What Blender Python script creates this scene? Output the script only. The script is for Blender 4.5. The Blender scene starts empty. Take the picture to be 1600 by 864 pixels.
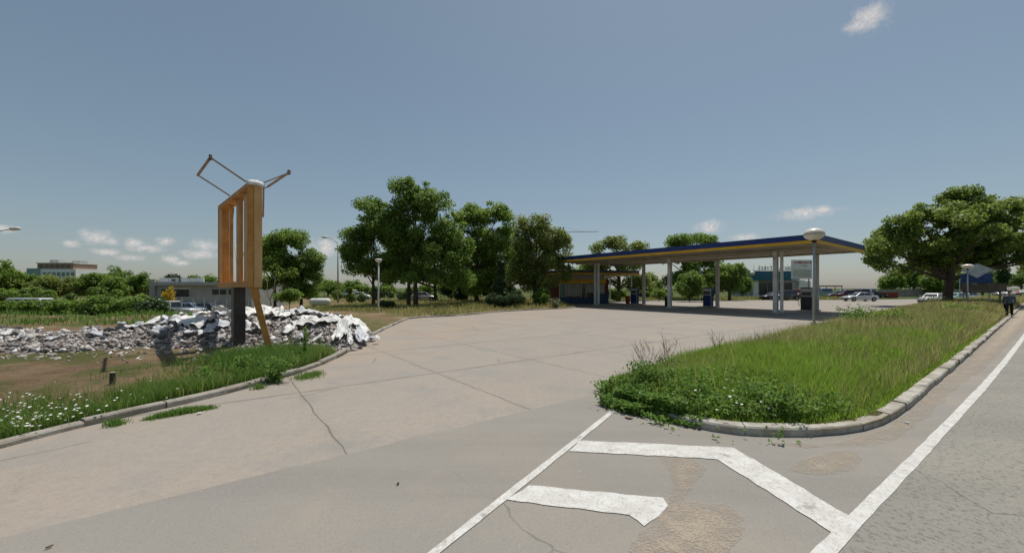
import bpy, bmesh, math, random
import numpy as np
from mathutils import Vector, Matrix
from mathutils.geometry import delaunay_2d_cdt
random.seed(11); RNG = np.random.default_rng(11)
PI = math.pi
scene = bpy.context.scene
C = scene.collection
F, HY, CH = 610.0, 450.0, 2.1          # focal length in photo pixels, horizon row, camera height

def G(px, py, z=0.0):                  # a photo pixel to the point of the ground it shows
    y = F*(CH-z)/(py-HY); return ((px-800)/F*y, y)
def PX(px, y): return (px-800)/F*y
def PZ(py, y): return CH+(HY-py)/F*y
def ST(s, t): return (.8*s-.6*t, .6*s+.8*t)     # road-aligned coordinates
def toST(x, y): return (.8*x+.6*y, -.6*x+.8*y)

# ------------------------------------------------------------------ materials
def nodes_of(m):
    m.use_nodes = True; nt = m.node_tree; nt.nodes.clear(); return nt
class NT:
    def __init__(s, nt): s.nt = nt
    def n(s, typ, **kw):
        nd = s.nt.nodes.new(typ)
        for k, v in kw.items(): setattr(nd, k, v)
        return nd
    def set(s, inp, v):
        if hasattr(v, 'is_output') or isinstance(v, bpy.types.NodeSocket): s.nt.links.new(v, inp)
        else: inp.default_value = v
    def math(s, op, a, b=0.0, c=0.0, clamp=False):
        nd = s.n('ShaderNodeMath', operation=op, use_clamp=clamp)
        s.set(nd.inputs[0], a); s.set(nd.inputs[1], b); s.set(nd.inputs[2], c); return nd.outputs[0]
    def vmath(s, op, a, b=(0,0,0)):
        nd = s.n('ShaderNodeVectorMath', operation=op)
        s.set(nd.inputs[0], a); s.set(nd.inputs[1], b)
        return nd.outputs['Value'] if op in ('DOT_PRODUCT','LENGTH','DISTANCE') else nd.outputs[0]
    def noise(s, vec, scale, detail=3.0, rough=.55, dist=0.0):
        nd = s.n('ShaderNodeTexNoise'); s.set(nd.inputs['Vector'], vec)
        nd.inputs['Scale'].default_value = scale; nd.inputs['Detail'].default_value = detail
        nd.inputs['Roughness'].default_value = rough; nd.inputs['Distortion'].default_value = dist
        return nd.outputs['Fac']
    def ramp(s, v, a, b):              # smoothstep a..b -> 0..1
        nd = s.n('ShaderNodeMapRange', interpolation_type='SMOOTHSTEP')
        s.set(nd.inputs['Value'], v); nd.inputs['From Min'].default_value = a; nd.inputs['From Max'].default_value = b
        return nd.outputs[0]
    def mix(s, f, a, b, blend='MIX'):
        nd = s.n('ShaderNodeMix', data_type='RGBA', blend_type=blend)
        s.set(nd.inputs[0], f)
        s.set(nd.inputs[6], a if not isinstance(a, tuple) else (*a[:3], 1)); s.set(nd.inputs[7], b if not isinstance(b, tuple) else (*b[:3], 1))
        return nd.outputs[2]
    def pos(s): return s.n('ShaderNodeNewGeometry').outputs['Position']
    def obj(s): return s.n('ShaderNodeTexCoord').outputs['Object']
    def out(s, sh):
        o = s.n('ShaderNodeOutputMaterial'); s.nt.links.new(sh, o.inputs['Surface'])
    def bsdf(s, col, rough=.8, metal=0.0, spec=.3, bump=None, bstr=.3, bdist=.02):
        p = s.n('ShaderNodeBsdfPrincipled')
        s.set(p.inputs['Base Color'], col if not isinstance(col, tuple) else (*col[:3], 1))
        s.set(p.inputs['Roughness'], rough); p.inputs['Metallic'].default_value = metal
        p.inputs['Specular IOR Level'].default_value = spec
        if bump is not None:
            b = s.n('ShaderNodeBump'); b.inputs['Strength'].default_value = bstr; b.inputs['Distance'].default_value = bdist
            s.set(b.inputs['Height'], bump); s.nt.links.new(b.outputs[0], p.inputs['Normal'])
        return p.outputs[0]
MATS = {}
def mat(name, col, rough=.7, col2=None, scale=4.0, metal=0.0, spec=.3, bump=.0, world=False, thr=(.35,.65), streak=None):
    """plain surface with blotchy dirt of a second colour"""
    if name in MATS: return MATS[name]
    m = bpy.data.materials.new(name); t = NT(nodes_of(m))
    v = t.pos() if world else t.obj()
    c2 = col2 or tuple(c*.72 for c in col)
    f = t.ramp(t.noise(v, scale, 5.0, .62), *thr)
    fine = t.noise(v, scale*9, 3.0)
    c = t.mix(f, col, c2)
    c = t.mix(t.math('MULTIPLY', t.ramp(fine, .45, .75), .25), c, tuple(x*.6 for x in col))
    if streak:                                           # runs of rust or dirt down the faces
        mp = t.n('ShaderNodeMapping'); mp.inputs['Scale'].default_value = (7,7,.55); t.set(mp.inputs['Vector'], v)
        c = t.mix(t.math('MULTIPLY', t.ramp(t.noise(mp.outputs[0], 1.6, 5, .7), .54, .72), .65), c, streak)
    t.out(t.bsdf(c, rough, metal, spec, fine if bump else None, bump, .02))
    MATS[name] = m; return m
def glassy(name, col=(.02,.025,.03), rough=.08):
    m = bpy.data.materials.new(name); t = NT(nodes_of(m))
    t.out(t.bsdf(col, rough, 0, .6)); MATS[name] = m; return m
def foliage(name, dark, light, trans=.50, gloss=.47, big=.35):
    m = bpy.data.materials.new(name); t = NT(nodes_of(m))
    a = t.n('ShaderNodeAttribute', attribute_name='tint').outputs['Fac']
    w = t.noise(t.pos(), big, 2.0)
    f = t.math('ADD', t.math('MULTIPLY', t.ramp(a, .05, .95), .75), t.math('MULTIPLY', t.ramp(w, .35, .65), .25))
    c = t.mix(f, dark, light)
    b = t.bsdf(c, gloss, 0, .32 if gloss < .5 else .2)
    tr = t.n('ShaderNodeBsdfTranslucent'); t.nt.links.new(t.mix(.5, c, tuple(min(1, x*1.5) for x in light)), tr.inputs['Color'])
    mx = t.n('ShaderNodeMixShader'); mx.inputs[0].default_value = trans
    t.nt.links.new(b, mx.inputs[1]); t.nt.links.new(tr.outputs[0], mx.inputs[2])
    t.out(mx.outputs[0]); MATS[name] = m; return m

def m_concrete():
    m = bpy.data.materials.new('slab_concrete'); t = NT(nodes_of(m)); p = t.pos()
    wob = t.math('MULTIPLY', t.math('SUBTRACT', t.noise(p, 1.3, 4), .5), .10)
    s = t.math('ADD', t.vmath('DOT_PRODUCT', p, (.8,.6,0)), wob)
    q = t.math('ADD', t.vmath('DOT_PRODUCT', p, (-.6,.8,0)), wob)
    def line(v, off, per, w):
        u = t.math('DIVIDE', t.math('SUBTRACT', v, off), per)
        d = t.math('MULTIPLY', t.math('ABSOLUTE', t.math('SUBTRACT', t.math('FRACT', t.math('ADD', u, .5)), .5)), per)
        wn = t.math('MULTIPLY', t.noise(p, 2.1, 3), w*2.1)
        return t.math('LESS_THAN', d, wn), t.math('FLOOR', u), d
    l1, c1, d1 = line(s, 1.3, 3.0, .013); l1 = t.math('MULTIPLY', l1, t.math('GREATER_THAN', s, .4)); l2, c2, d2 = line(q, .85, 4.0, .025)
    wn = t.n('ShaderNodeTexWhiteNoise', noise_dimensions='2D')
    cb = t.n('ShaderNodeCombineXYZ'); t.set(cb.inputs[0], c1); t.set(cb.inputs[1], c2); t.set(wn.inputs['Vector'], cb.outputs[0])
    base = t.mix(t.ramp(t.noise(p, .22, 5, .6), .36, .64), (.310,.275,.238), (.335,.283,.235))
    base = t.mix(t.ramp(t.noise(p, .7, 6, .65), .45, .72), base, (.255,.245,.225))
    base = t.mix(t.math('MULTIPLY', wn.outputs['Value'], .22), base, (.225,.21,.19))
    # darker wheel and oil stains, red soil washed onto the slabs near the lot
    base = t.mix(t.math('MULTIPLY', t.ramp(t.noise(p, .45, 4, .6, .5), .58, .78), .45), base, (.22,.205,.185))
    soil = t.math('MULTIPLY', t.ramp(t.math('ADD', q, t.math('MULTIPLY', s, -.55)), 6.0, 12.5), t.ramp(t.noise(p, .5, 5, .62), .36, .6))
    base = t.mix(t.math('MULTIPLY', soil, .5), base, (.35,.265,.19))
    sp = t.noise(p, 34, 4, .8); sp2 = t.noise(p, 14, 4, .75)
    rgh = t.ramp(t.noise(p, .8, 3), .38, .62)
    base = t.mix(t.math('MULTIPLY', t.ramp(sp, .48, .68), t.math('ADD', t.math('MULTIPLY', rgh, .45), .25)), base, (.205,.185,.16))
    base = t.mix(t.math('MULTIPLY', t.ramp(sp2, .56, .75), .3), base, (.36,.335,.30))
    base = t.mix(t.math('MULTIPLY', t.ramp(t.noise(p, 8, 6, .85), .44, .64), .38), base, (.215,.195,.17))
    base = t.mix(t.math('MULTIPLY', t.ramp(t.noise(p, 23, 5, .85), .54, .68), .5), base, (.42,.385,.34))
    vo = t.n('ShaderNodeTexVoronoi', feature='DISTANCE_TO_EDGE'); vo.inputs['Scale'].default_value = .27
    wp = t.n('ShaderNodeMix', data_type='VECTOR'); wp.inputs[0].default_value = .35
    nz = t.n('ShaderNodeTexNoise'); nz.inputs['Scale'].default_value = .9; nz.inputs['Detail'].default_value = 6; t.set(nz.inputs['Vector'], p)
    t.set(wp.inputs[4], p); t.nt.links.new(nz.outputs['Color'], wp.inputs[5]); t.set(vo.inputs['Vector'], wp.outputs[1])
    crack = t.math('MULTIPLY', t.math('LESS_THAN', vo.outputs['Distance'], .0025), t.ramp(t.noise(p, .33, 2), .56, .60))
    jm = t.math('MAXIMUM', l1, l2)
    grime = t.math('MULTIPLY', t.ramp(t.math('MINIMUM', d1, d2), .16, .0), t.ramp(t.noise(p, 1.1, 4), .42, .7))
    base = t.mix(t.math('MULTIPLY', grime, .35), base, (.2,.18,.15))
    base = t.mix(t.math('MULTIPLY', t.math('MAXIMUM', jm, crack), .66), base, (.10,.088,.07))
    hgt = t.math('SUBTRACT', t.math('MULTIPLY', sp, .5), jm)
    t.out(t.bsdf(base, .88, 0, .25, hgt, .25, .015)); return m
def m_asphalt(name, col, tan, coarse):
    m = bpy.data.materials.new(name); t = NT(nodes_of(m)); p = t.pos()
    base = t.mix(t.ramp(t.noise(p, .35, 5, .6), .35, .68), col, tan)
    st = t.n('ShaderNodeMapping'); st.inputs['Rotation'].default_value = (0,0,-math.atan2(.6,.8)); st.inputs['Scale'].default_value = (.12,1.3,1)
    t.set(st.inputs['Vector'], p)
    base = t.mix(t.math('MULTIPLY', t.ramp(t.noise(st.outputs[0], 1.0, 4, .6), .42, .7), .30), base, tuple(c*.72 for c in col))
    s1 = t.noise(p, 55, 4, .8); s2 = t.noise(p, 24, 4, .75)
    base = t.mix(t.math('MULTIPLY', t.ramp(s1, .48, .7), .45), base, tuple(c*.55 for c in col))
    base = t.mix(t.math('MULTIPLY', t.ramp(s2, .55, .75), .35), base, tuple(min(1,c*1.4) for c in tan))
    hgt = s2
    if not coarse: base = t.mix(t.math('MULTIPLY', t.ramp(t.noise(p, .9, 6, .7, .6), .55, .75), .35), base, (.33,.275,.215)); base = t.mix(t.math('MULTIPLY', t.ramp(t.noise(p, 3.2, 4, .7), .68, .76), .5), base, (.13,.12,.105))
    if coarse:                                           # chip-sealed surface with plucked pits
        pit = t.ramp(t.noise(p, 20, 5, .75), .53, .66)
        base = t.mix(t.math('MULTIPLY', pit, .5), base, (.115,.108,.094))
        hgt = t.math('SUBTRACT', s2, pit)
    vo = t.n('ShaderNodeTexVoronoi', feature='DISTANCE_TO_EDGE'); vo.inputs['Scale'].default_value = .35
    wp = t.n('ShaderNodeMix', data_type='VECTOR'); wp.inputs[0].default_value = .4
    nz = t.n('ShaderNodeTexNoise'); nz.inputs['Scale'].default_value = 1.1; nz.inputs['Detail'].default_value = 6; t.set(nz.inputs['Vector'], p)
    t.set(wp.inputs[4], p); t.nt.links.new(nz.outputs['Color'], wp.inputs[5]); t.set(vo.inputs['Vector'], wp.outputs[1])
    cr = t.math('MULTIPLY', t.math('LESS_THAN', vo.outputs['Distance'], .002), t.ramp(t.noise(p, .4, 2), .5, .58))
    base = t.mix(t.math('MULTIPLY', cr, .5), base, (.09,.085,.075))
    t.out(t.bsdf(base, .87, 0, .25, hgt, .5 if coarse else .25, .012)); return m
def m_paint():
    m = bpy.data.materials.new('road_paint'); t = NT(nodes_of(m)); p = t.pos()
    wear = t.math('MAXIMUM', t.ramp(t.noise(p, 2.6, 7, .75), .57, .66), t.math('MULTIPLY', t.ramp(t.noise(p, 40, 4, .75), .50, .64), .75))
    base = t.mix(t.ramp(t.noise(p, 5, 4), .3, .7), (.60,.59,.56), (.50,.485,.45))
    base = t.mix(t.math('MULTIPLY', wear, .85), base, (.28,.265,.24))
    t.out(t.bsdf(base, .7, 0, .3, t.noise(p, 70, 2), .2, .008)); return m
def m_gravel():
    m = bpy.data.materials.new('sandy_gravel'); t = NT(nodes_of(m)); p = t.pos()
    base = t.mix(t.noise(p, 45, 3, .7), (.46,.385,.300), (.36,.300,.235))
    base = t.mix(t.ramp(t.noise(p, 110, 2, .7), .52, .7), base, (.54,.47,.39))
    base = t.mix(t.math('MULTIPLY', t.ramp(t.noise(p, 1.8, 4), .45, .7), .4), base, (.40,.35,.285))
    e = t.n('ShaderNodeAttribute', attribute_name='edge').outputs['Fac']
    a = t.math('ADD', t.math('MULTIPLY', e, 2.3), t.math('MULTIPLY', t.math('SUBTRACT', t.math('ADD', t.math('MULTIPLY', t.noise(p, 4, 4, .65), .45), t.math('MULTIPLY', t.noise(p, 55, 3, .7), .55)), .50), 4.5))
    a = t.math('MULTIPLY', t.ramp(a, -.4, .9), .88)
    tr = t.n('ShaderNodeBsdfTransparent'); mx = t.n('ShaderNodeMixShader'); t.set(mx.inputs[0], a); t.nt.links.new(tr.outputs[0], mx.inputs[1])
    t.nt.links.new(t.bsdf(base, .95, 0, .1, t.noise(p, 75, 3), .7, .02), mx.inputs[2]); t.out(mx.outputs[0]); return m
def m_dirt(name='bare_earth', green=.62):
    m = bpy.data.materials.new(name); t = NT(nodes_of(m)); p = t.pos()
    base = t.mix(t.ramp(t.noise(p, .5, 6, .65), .35, .65), (.215,.140,.085), (.315,.225,.140))
    base = t.mix(t.math('MULTIPLY', t.ramp(t.noise(p, 2.6, 5, .7), .5, .72), .6), base, (.17,.105,.06))
    base = t.mix(t.math('MULTIPLY', t.ramp(t.noise(p, 9, 4, .7), .55, .75), .5), base, (.38,.30,.21))
    gr = t.ramp(t.noise(p, .31, 6, .7, .4), .62-green*.3, .72-green*.25)
    base = t.mix(t.math('MULTIPLY', gr, .8), base, (.10,.13,.035))
    t.out(t.bsdf(base, .95, 0, .1, t.noise(p, 6, 7, .8), 1.0, .16)); return m
def m_meadow():
    m = bpy.data.materials.new('meadow_turf'); t = NT(nodes_of(m)); p = t.pos()
    base = t.mix(t.ramp(t.noise(p, .12, 6, .65), .35, .66), (.05,.078,.022), (.105,.11,.042))
    base = t.mix(t.math('MULTIPLY', t.ramp(t.noise(p, 1.7, 5, .7), .45, .7), .6), base, (.05,.075,.02))
    t.out(t.bsdf(base, .95, 0, .1, t.noise(p, 5, 5, .7), .9, .1)); return m
def m_brick():
    m = bpy.data.materials.new('dark_red_brick'); t = NT(nodes_of(m)); p = t.obj()
    b = t.n('ShaderNodeTexBrick'); b.inputs['Scale'].default_value = 4.5
    mp = t.n('ShaderNodeMapping'); mp.inputs['Rotation'].default_value = (PI/2,0,0); t.set(mp.inputs['Vector'], p); t.set(b.inputs['Vector'], mp.outputs[0])
    b.inputs['Color1'].default_value = (.16,.05,.035,1); b.inputs['Color2'].default_value = (.11,.035,.028,1); b.inputs['Mortar'].default_value = (.2,.17,.15,1)
    b.inputs['Mortar Size'].default_value = .012
    t.out(t.bsdf(b.outputs['Color'], .9, 0, .2)); return m
def m_tinted(name, a, b, rough=.9, c=None, bump=.0, scale=25):   # two colours chosen by the 'tint' attribute
    m = bpy.data.materials.new(name); t = NT(nodes_of(m))
    f = t.n('ShaderNodeAttribute', attribute_name='tint').outputs['Fac']
    col = t.mix(t.ramp(f, 0, .82), a, b)
    if c: col = t.mix(t.ramp(f, .91, .96), col, c)
    nz = t.noise(t.pos(), scale, 4, .7)
    col = t.mix(t.math('MULTIPLY', t.ramp(nz, .45, .7), .35), col, tuple(x*.6 for x in a))
    t.out(t.bsdf(col, rough, 0, .15, nz, bump, .02)); return m

M_CONC = m_concrete()
M_SLIP = m_asphalt('worn_grey_asphalt', (.250,.234,.210), (.290,.260,.222), False)
M_ROAD = m_asphalt('coarse_road_surface', (.240,.229,.203), (.285,.266,.228), True)
M_PAINT = m_paint(); M_GRAV = m_gravel(); M_DIRT = m_dirt(); M_MEAD = m_meadow(); M_BRICK = m_brick()
M_KERB = mat('kerb_stone', (.34,.32,.28), .9, (.24,.215,.175), 3, bump=.6, world=True, streak=(.17,.145,.11))
M_KERBW = mat('whitened_kerb_stone', (.44,.42,.37), .9, (.28,.25,.205), 2.6, bump=.6, world=True, streak=(.20,.17,.13))
M_RUST = mat('faded_orange_metal', (.58,.285,.080), .6, (.46,.195,.045), 1.6, bump=.1, streak=(.20,.075,.025))
M_RUSTL = mat('lit_tone_orange_metal', (.66,.405,.195), .6, (.56,.315,.125), 1.4, bump=.1, streak=(.34,.16,.06))  # paler copy of the orange, with the sunlit look of the end face in its colour
M_WOOD = mat('weathered_timber', (.47,.33,.22), .8, (.30,.22,.16), 3)
M_BLACK = mat('black_painted_steel', (.035,.033,.033), .45, (.07,.06,.055), 1.3)
M_WHITE = mat('white_plastic', (.72,.71,.68), .6, (.6,.58,.54), 3)
M_FILM = mat('white_plastic_film', (.78,.78,.76), .85, (.62,.61,.59), 3.5, spec=.08)
M_FILMG = mat('greyish_plastic_film', (.62,.63,.66), .85, (.48,.485,.51), 3.5, spec=.08)
M_STEELW = mat('pale_grey_painted_steel', (.68,.68,.66), .55, (.55,.53,.49), 1.2, streak=(.30,.26,.21))
M_GALV = mat('galvanised_steel', (.42,.43,.43), .5, (.33,.34,.34), 2, metal=.3)
M_BLUE = mat('royal_blue_panel', (.012,.035,.19), .45, (.022,.045,.14), .9, streak=(.05,.06,.11))
M_YEL = mat('golden_yellow_panel', (.72,.42,.02), .5, (.60,.33,.02), .8, streak=(.42,.25,.05))
M_SOFF = mat('cream_soffit_sheet', (.46,.405,.30), .75, (.33,.28,.20), .9)
M_ROOFG = mat('roof_felt', (.2,.2,.2), .9)
M_GREYW = mat('grey_render', (.40,.40,.385), .9, (.32,.32,.31), .5, bump=.1)
M_WHITEW = mat('white_render', (.82,.82,.80), .9, (.72,.72,.69), .5)
M_TEAL = mat('teal_cladding', (.012,.13,.19), .4, (.016,.10,.16), .4)
M_DARKG = glassy('dark_window_glass'); M_BLGL = glassy('greenish_glass', (.10,.20,.20), .15)
M_CURT = mat('pale_curtain', (.42,.42,.36), .8, (.30,.30,.27), 2.5)
M_BLUEP = mat('blue_dado_panel', (.025,.075,.16), .6, (.03,.06,.11), 1)
M_TYRE = mat('black_rubber', (.02,.02,.02), .8); M_RIM = mat('alloy_rim', (.45,.45,.46), .35, metal=.7)
M_HEADL = mat('headlamp_lens', (.7,.72,.74), .12); M_TAILL = mat('tail_lamp_lens', (.35,.01,.01), .2)
M_TRIM = mat('dark_plastic_trim', (.03,.03,.03), .6)
M_ORANGE = mat('orange_bin_plastic', (.42,.11,.03), .6); M_GLOBE = mat('cream_lamp_globe', (.76,.71,.63), .3, (.68,.60,.50), 2.0)
M_GLOBEB = mat('grimy_globe_base', (.42,.34,.27), .5, (.33,.26,.2), 3)
M_BARK = mat('brown_bark', (.105,.075,.052), .95, (.06,.045,.033), 5, bump=.6)
M_BARKP = mat('pale_bark', (.33,.29,.22), .95, (.22,.19,.15), 6, bump=.5)
M_LEAF = foliage('broad_green_leaves', (.058,.115,.024), (.215,.315,.056))
M_LEAFO = foliage('olive_flowering_leaves', (.070,.115,.027), (.300,.345,.088))
M_LEAFL = foliage('light_green_leaves', (.072,.138,.026), (.245,.345,.060))
M_LEAFD = foliage('dark_evergreen_leaves', (.025,.052,.019), (.080,.125,.038), .25)
M_LEAFB = foliage('plane_tree_leaves', (.060,.112,.024), (.270,.350,.072))
M_LEAFY = foliage('yellow_leaves', (.40,.28,.02), (.62,.47,.05))
M_LEAFS = foliage('grey_green_leaves', (.075,.10,.06), (.24,.265,.15))
M_GRASS = foliage('fresh_grass', (.110,.190,.022), (.315,.455,.065), .44, .6, .6)
M_GRASSY = foliage('dry_mixed_grass', (.120,.160,.035), (.44,.40,.165), .40, .65, .4)
M_WEED = foliage('weed_leaves', (.062,.135,.026), (.20,.325,.065), .40, .55, 1.2)
M_DRY = mat('dead_stalk', (.21,.15,.095), .9, (.14,.10,.07), 8)
M_PETAL = mat('white_petal', (.80,.80,.76), .7, (.74,.74,.68), 5)
M_RUB = m_tinted('broken_concrete', (.165,.140,.125), (.47,.435,.41), .95, (.70,.69,.67), .4)
M_SKIN = mat('skin', (.42,.23,.16), .6); M_HAIR = mat('brown_hair', (.09,.06,.045), .7)
M_JACKET = mat('slate_blue_shirt_cloth', (.085,.115,.165), .85); M_TROUS = mat('black_trouser_cloth', (.012,.012,.015), .9)

# ------------------------------------------------------------------ object helpers
def tag(o, label=None, cat=None, group=None, kind=None):
    if label: o['label'] = label
    if cat: o['category'] = cat
    if group: o['group'] = group
    if kind: o['kind'] = kind
    return o
def thing(name, label, cat, loc=(0,0,0), rz=0.0, group=None):
    o = bpy.data.objects.new(name, None); C.objects.link(o); o.empty_display_size = .3
    o.location = loc; o.rotation_euler = (0,0,rz); return tag(o, label, cat, group)
def link(name, me, m, parent=None, smooth=False):
    if m is not None:
        for mm in (m if isinstance(m, (list, tuple)) else [m]): me.materials.append(mm)
    o = bpy.data.objects.new(name, me); C.objects.link(o); o.parent = parent
    if smooth: me.polygons.foreach_set('use_smooth', [True]*len(me.polygons))
    return o
def copy_tree(o, parent=None):
    c = o.copy(); C.objects.link(c); c.parent = parent
    for ch in list(o.children): copy_tree(ch, c)
    return c
class MB:
    def __init__(s): s.v = []; s.f = []
    def add(s, vs, fs):
        b = len(s.v); s.v += [tuple(p) for p in vs]; s.f += [tuple(b+i for i in f) for f in fs]; return s
    def box(s, c, d, rz=0.0, tilt=None):
        x, y, z = d[0]/2, d[1]/2, d[2]/2
        R = Matrix.Rotation(rz, 3, 'Z')
        if tilt is not None: R = R @ tilt
        vs = [R @ Vector((sx*x, sy*y, sz*z)) + Vector(c) for sz in (-1,1) for sy in (-1,1) for sx in (-1,1)]
        return s.add(vs, [(0,2,3,1),(4,5,7,6),(0,1,5,4),(2,6,7,3),(0,4,6,2),(1,3,7,5)])
    def bar(s, a, b, w, h=None, up=(0,0,1)):
        a, b = Vector(a), Vector(b); h = h or w; d = (b-a).normalized()
        u = Vector(up); 
        if abs(d.dot(u)) > .98: u = Vector((1,0,0))
        x = d.cross(u).normalized(); y = x.cross(d).normalized()
        vs = [p + x*sx*w/2 + y*sy*h/2 for p in (a,b) for sx, sy in ((-1,-1),(1,-1),(1,1),(-1,1))]
        return s.add(vs, [(3,2,1,0),(4,5,6,7),(0,1,5,4),(1,2,6,5),(2,3,7,6),(3,0,4,7)])
    def tube(s, pts, rad, n=8, cap=True):
        pts = [Vector(p) for p in pts]; b = len(s.v); m = len(pts)
        if not isinstance(rad, (list, tuple)): rad = [rad]*m
        for i, p in enumerate(pts):
            d = (pts[min(i+1,m-1)]-pts[max(i-1,0)]).normalized()
            u = Vector((0,0,1)) if abs(d.z) < .9 else Vector((1,0,0))
            x = d.cross(u).normalized(); y = d.cross(x).normalized()
            for k in range(n):
                a = 2*PI*k/n; s.v.append(tuple(p + (x*math.cos(a)+y*math.sin(a))*rad[i]))
        for i in range(m-1):
            for k in range(n):
                k2 = (k+1) % n; s.f.append((b+i*n+k, b+i*n+k2, b+(i+1)*n+k2, b+(i+1)*n+k))
        if cap: s.f.append(tuple(b+k for k in range(n))[::-1]); s.f.append(tuple(b+(m-1)*n+k for k in range(n)))
        return s
    def lathe(s, prof, c=(0,0,0), n=20):
        b = len(s.v)
        for r, z in prof:
            for k in range(n):
                a = 2*PI*k/n; s.v.append((c[0]+r*math.cos(a), c[1]+r*math.sin(a), c[2]+z))
        for i in range(len(prof)-1):
            for k in range(n):
                k2 = (k+1) % n; s.f.append((b+i*n+k, b+i*n+k2, b+(i+1)*n+k2, b+(i+1)*n+k))
        s.f.append(tuple(b+k for k in range(n))[::-1]); s.f.append(tuple(b+(len(prof)-1)*n+k for k in range(n)))
        return s
    def prism(s, poly, z0, z1):
        n = len(poly); b = len(s.v)
        s.v += [(x,y,z0) for x, y in poly] + [(x,y,z1) for x, y in poly]
        s.f.append(tuple(b+i for i in range(n))[::-1]); s.f.append(tuple(b+n+i for i in range(n)))
        for i in range(n): s.f.append((b+i, b+(i+1)%n, b+n+(i+1)%n, b+n+i))
        return s
    def build(s, name, m, parent=None, smooth=False, bevel=0):
        me = bpy.data.meshes.new(name); me.from_pydata(s.v, [], s.f); me.update()
        bm = bmesh.new(); bm.from_mesh(me); bmesh.ops.recalc_face_normals(bm, faces=bm.faces)
        bm.to_mesh(me); bm.free()
        o = link(name, me, m, parent, smooth)
        if bevel:
            md = o.modifiers.new('bevel', 'BEVEL'); md.width = bevel; md.segments = 2; md.limit_method = 'ANGLE'
        return o
def np_mesh(name, V, loops, totals, m, parent=None, tint=None):
    me = bpy.data.meshes.new(name)
    me.vertices.add(len(V)); me.vertices.foreach_set('co', np.ascontiguousarray(V, dtype=np.float32).ravel())
    me.loops.add(len(loops)); me.loops.foreach_set('vertex_index', np.ascontiguousarray(loops, dtype=np.int32))
    totals = np.asarray(totals, dtype=np.int32); st = np.concatenate(([0], np.cumsum(totals)[:-1])).astype(np.int32)
    me.polygons.add(len(totals)); me.polygons.foreach_set('loop_start', st); me.polygons.foreach_set('loop_total', totals)
    me.update(calc_edges=True)
    if tint is not None:
        a = me.attributes.new('tint', 'FLOAT', 'FACE'); a.data.foreach_set('value', np.ascontiguousarray(tint, dtype=np.float32))
    me.validate()
    return link(name, me, m, parent)
def unit(a): return a/np.maximum(np.linalg.norm(a, axis=1, keepdims=True), 1e-9)
def leaf_mesh(name, P, N, size, m, parent=None, tint=None, aspect=.62):
    """one small pointed leaf at each P, lying across the direction N"""
    n = len(P); r = unit(RNG.normal(size=(n,3))); U = unit(np.cross(N, r)); W = np.cross(N, U)
    l = (size*RNG.uniform(.65,1.35,n))[:,None] if np.isscalar(size) else (size*RNG.uniform(.65,1.35,n))[:,None]
    V = np.empty((n,4,3)); V[:,0] = P-U*l*.5; V[:,1] = P+W*l*aspect*.5+N*l*.10; V[:,2] = P+U*l*.5-N*l*.06; V[:,3] = P-W*l*aspect*.5+N*l*.10
    idx = np.arange(n*4); tint = RNG.random(n) if tint is None else tint
    return np_mesh(name, V.reshape(-1,3), idx, np.full(n,4), m, parent, tint)
def blades(P, h, w, lean=.45):
    n = len(P); a = RNG.uniform(0, 2*PI, n); d = np.stack([np.cos(a), np.sin(a), np.zeros(n)], 1)
    b = RNG.uniform(0, 2*PI, n); L = np.stack([np.cos(b), np.sin(b), np.zeros(n)], 1)*(h*RNG.uniform(.1,1,n)*lean)[:,None]
    up = np.zeros((n,3)); up[:,2] = h; hw = (d*(w/2)[:,None] if not np.isscalar(w) else d*w/2)
    V = np.empty((n,5,3)); V[:,0] = P-hw; V[:,1] = P+hw; mid = P+up*.6+L*.35; V[:,2] = mid+hw*.75; V[:,3] = mid-hw*.75
    V[:,4] = P+up*.96+L
    base = np.arange(n)[:,None]*5
    loops = (base+np.array([0,1,2,3,3,2,4])).ravel(); tot = np.tile([4,3], n)
    return V.reshape(-1,3), loops, tot
def blade_mesh(name, P, h, w, m, parent=None, lean=.45, tint=None):
    V, L, T = blades(P, h, w, lean); tn = RNG.random(len(P)) if tint is None else tint
    return np_mesh(name, V, L, T, m, parent, np.repeat(tn, 2))
def inpoly(x, y, poly):
    r = np.zeros(len(x), bool); n = len(poly)
    for i in range(n):
        x1, y1 = poly[i]; x2, y2 = poly[(i+1) % n]
        c = ((y1 > y) != (y2 > y)) & (x < (x2-x1)*(y-y1)/((y2-y1) if y2 != y1 else 1e-9)+x1); r ^= c
    return r
def polydist(x, y, line):
    d = np.full(len(x), 1e9)
    for (x1,y1), (x2,y2) in zip(line[:-1], line[1:]):
        L = (x2-x1)**2+(y2-y1)**2+1e-12; u = np.clip(((x-x1)*(x2-x1)+(y-y1)*(y2-y1))/L, 0, 1)
        d = np.minimum(d, np.hypot(x-x1-u*(x2-x1), y-y1-u*(y2-y1)))
    return d
_grid = RNG.random((64,64))
def vnoise(x, y, sc=1.0):
    x = np.asarray(x)*sc+100.3; y = np.asarray(y)*sc+57.1; xi = np.floor(x).astype(int); yi = np.floor(y).astype(int); u = x-xi; v = y-yi
    u = u*u*(3-2*u); v = v*v*(3-2*v); g = lambda a, b: _grid[a % 64, b % 64]
    return (g(xi,yi)*(1-u)+g(xi+1,yi)*u)*(1-v)+(g(xi,yi+1)*(1-u)+g(xi+1,yi+1)*u)*v
def fbm(x, y, sc=1.0): return vnoise(x,y,sc)*.55+vnoise(x,y,sc*2.1)*.28+vnoise(x,y,sc*4.3)*.17
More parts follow.
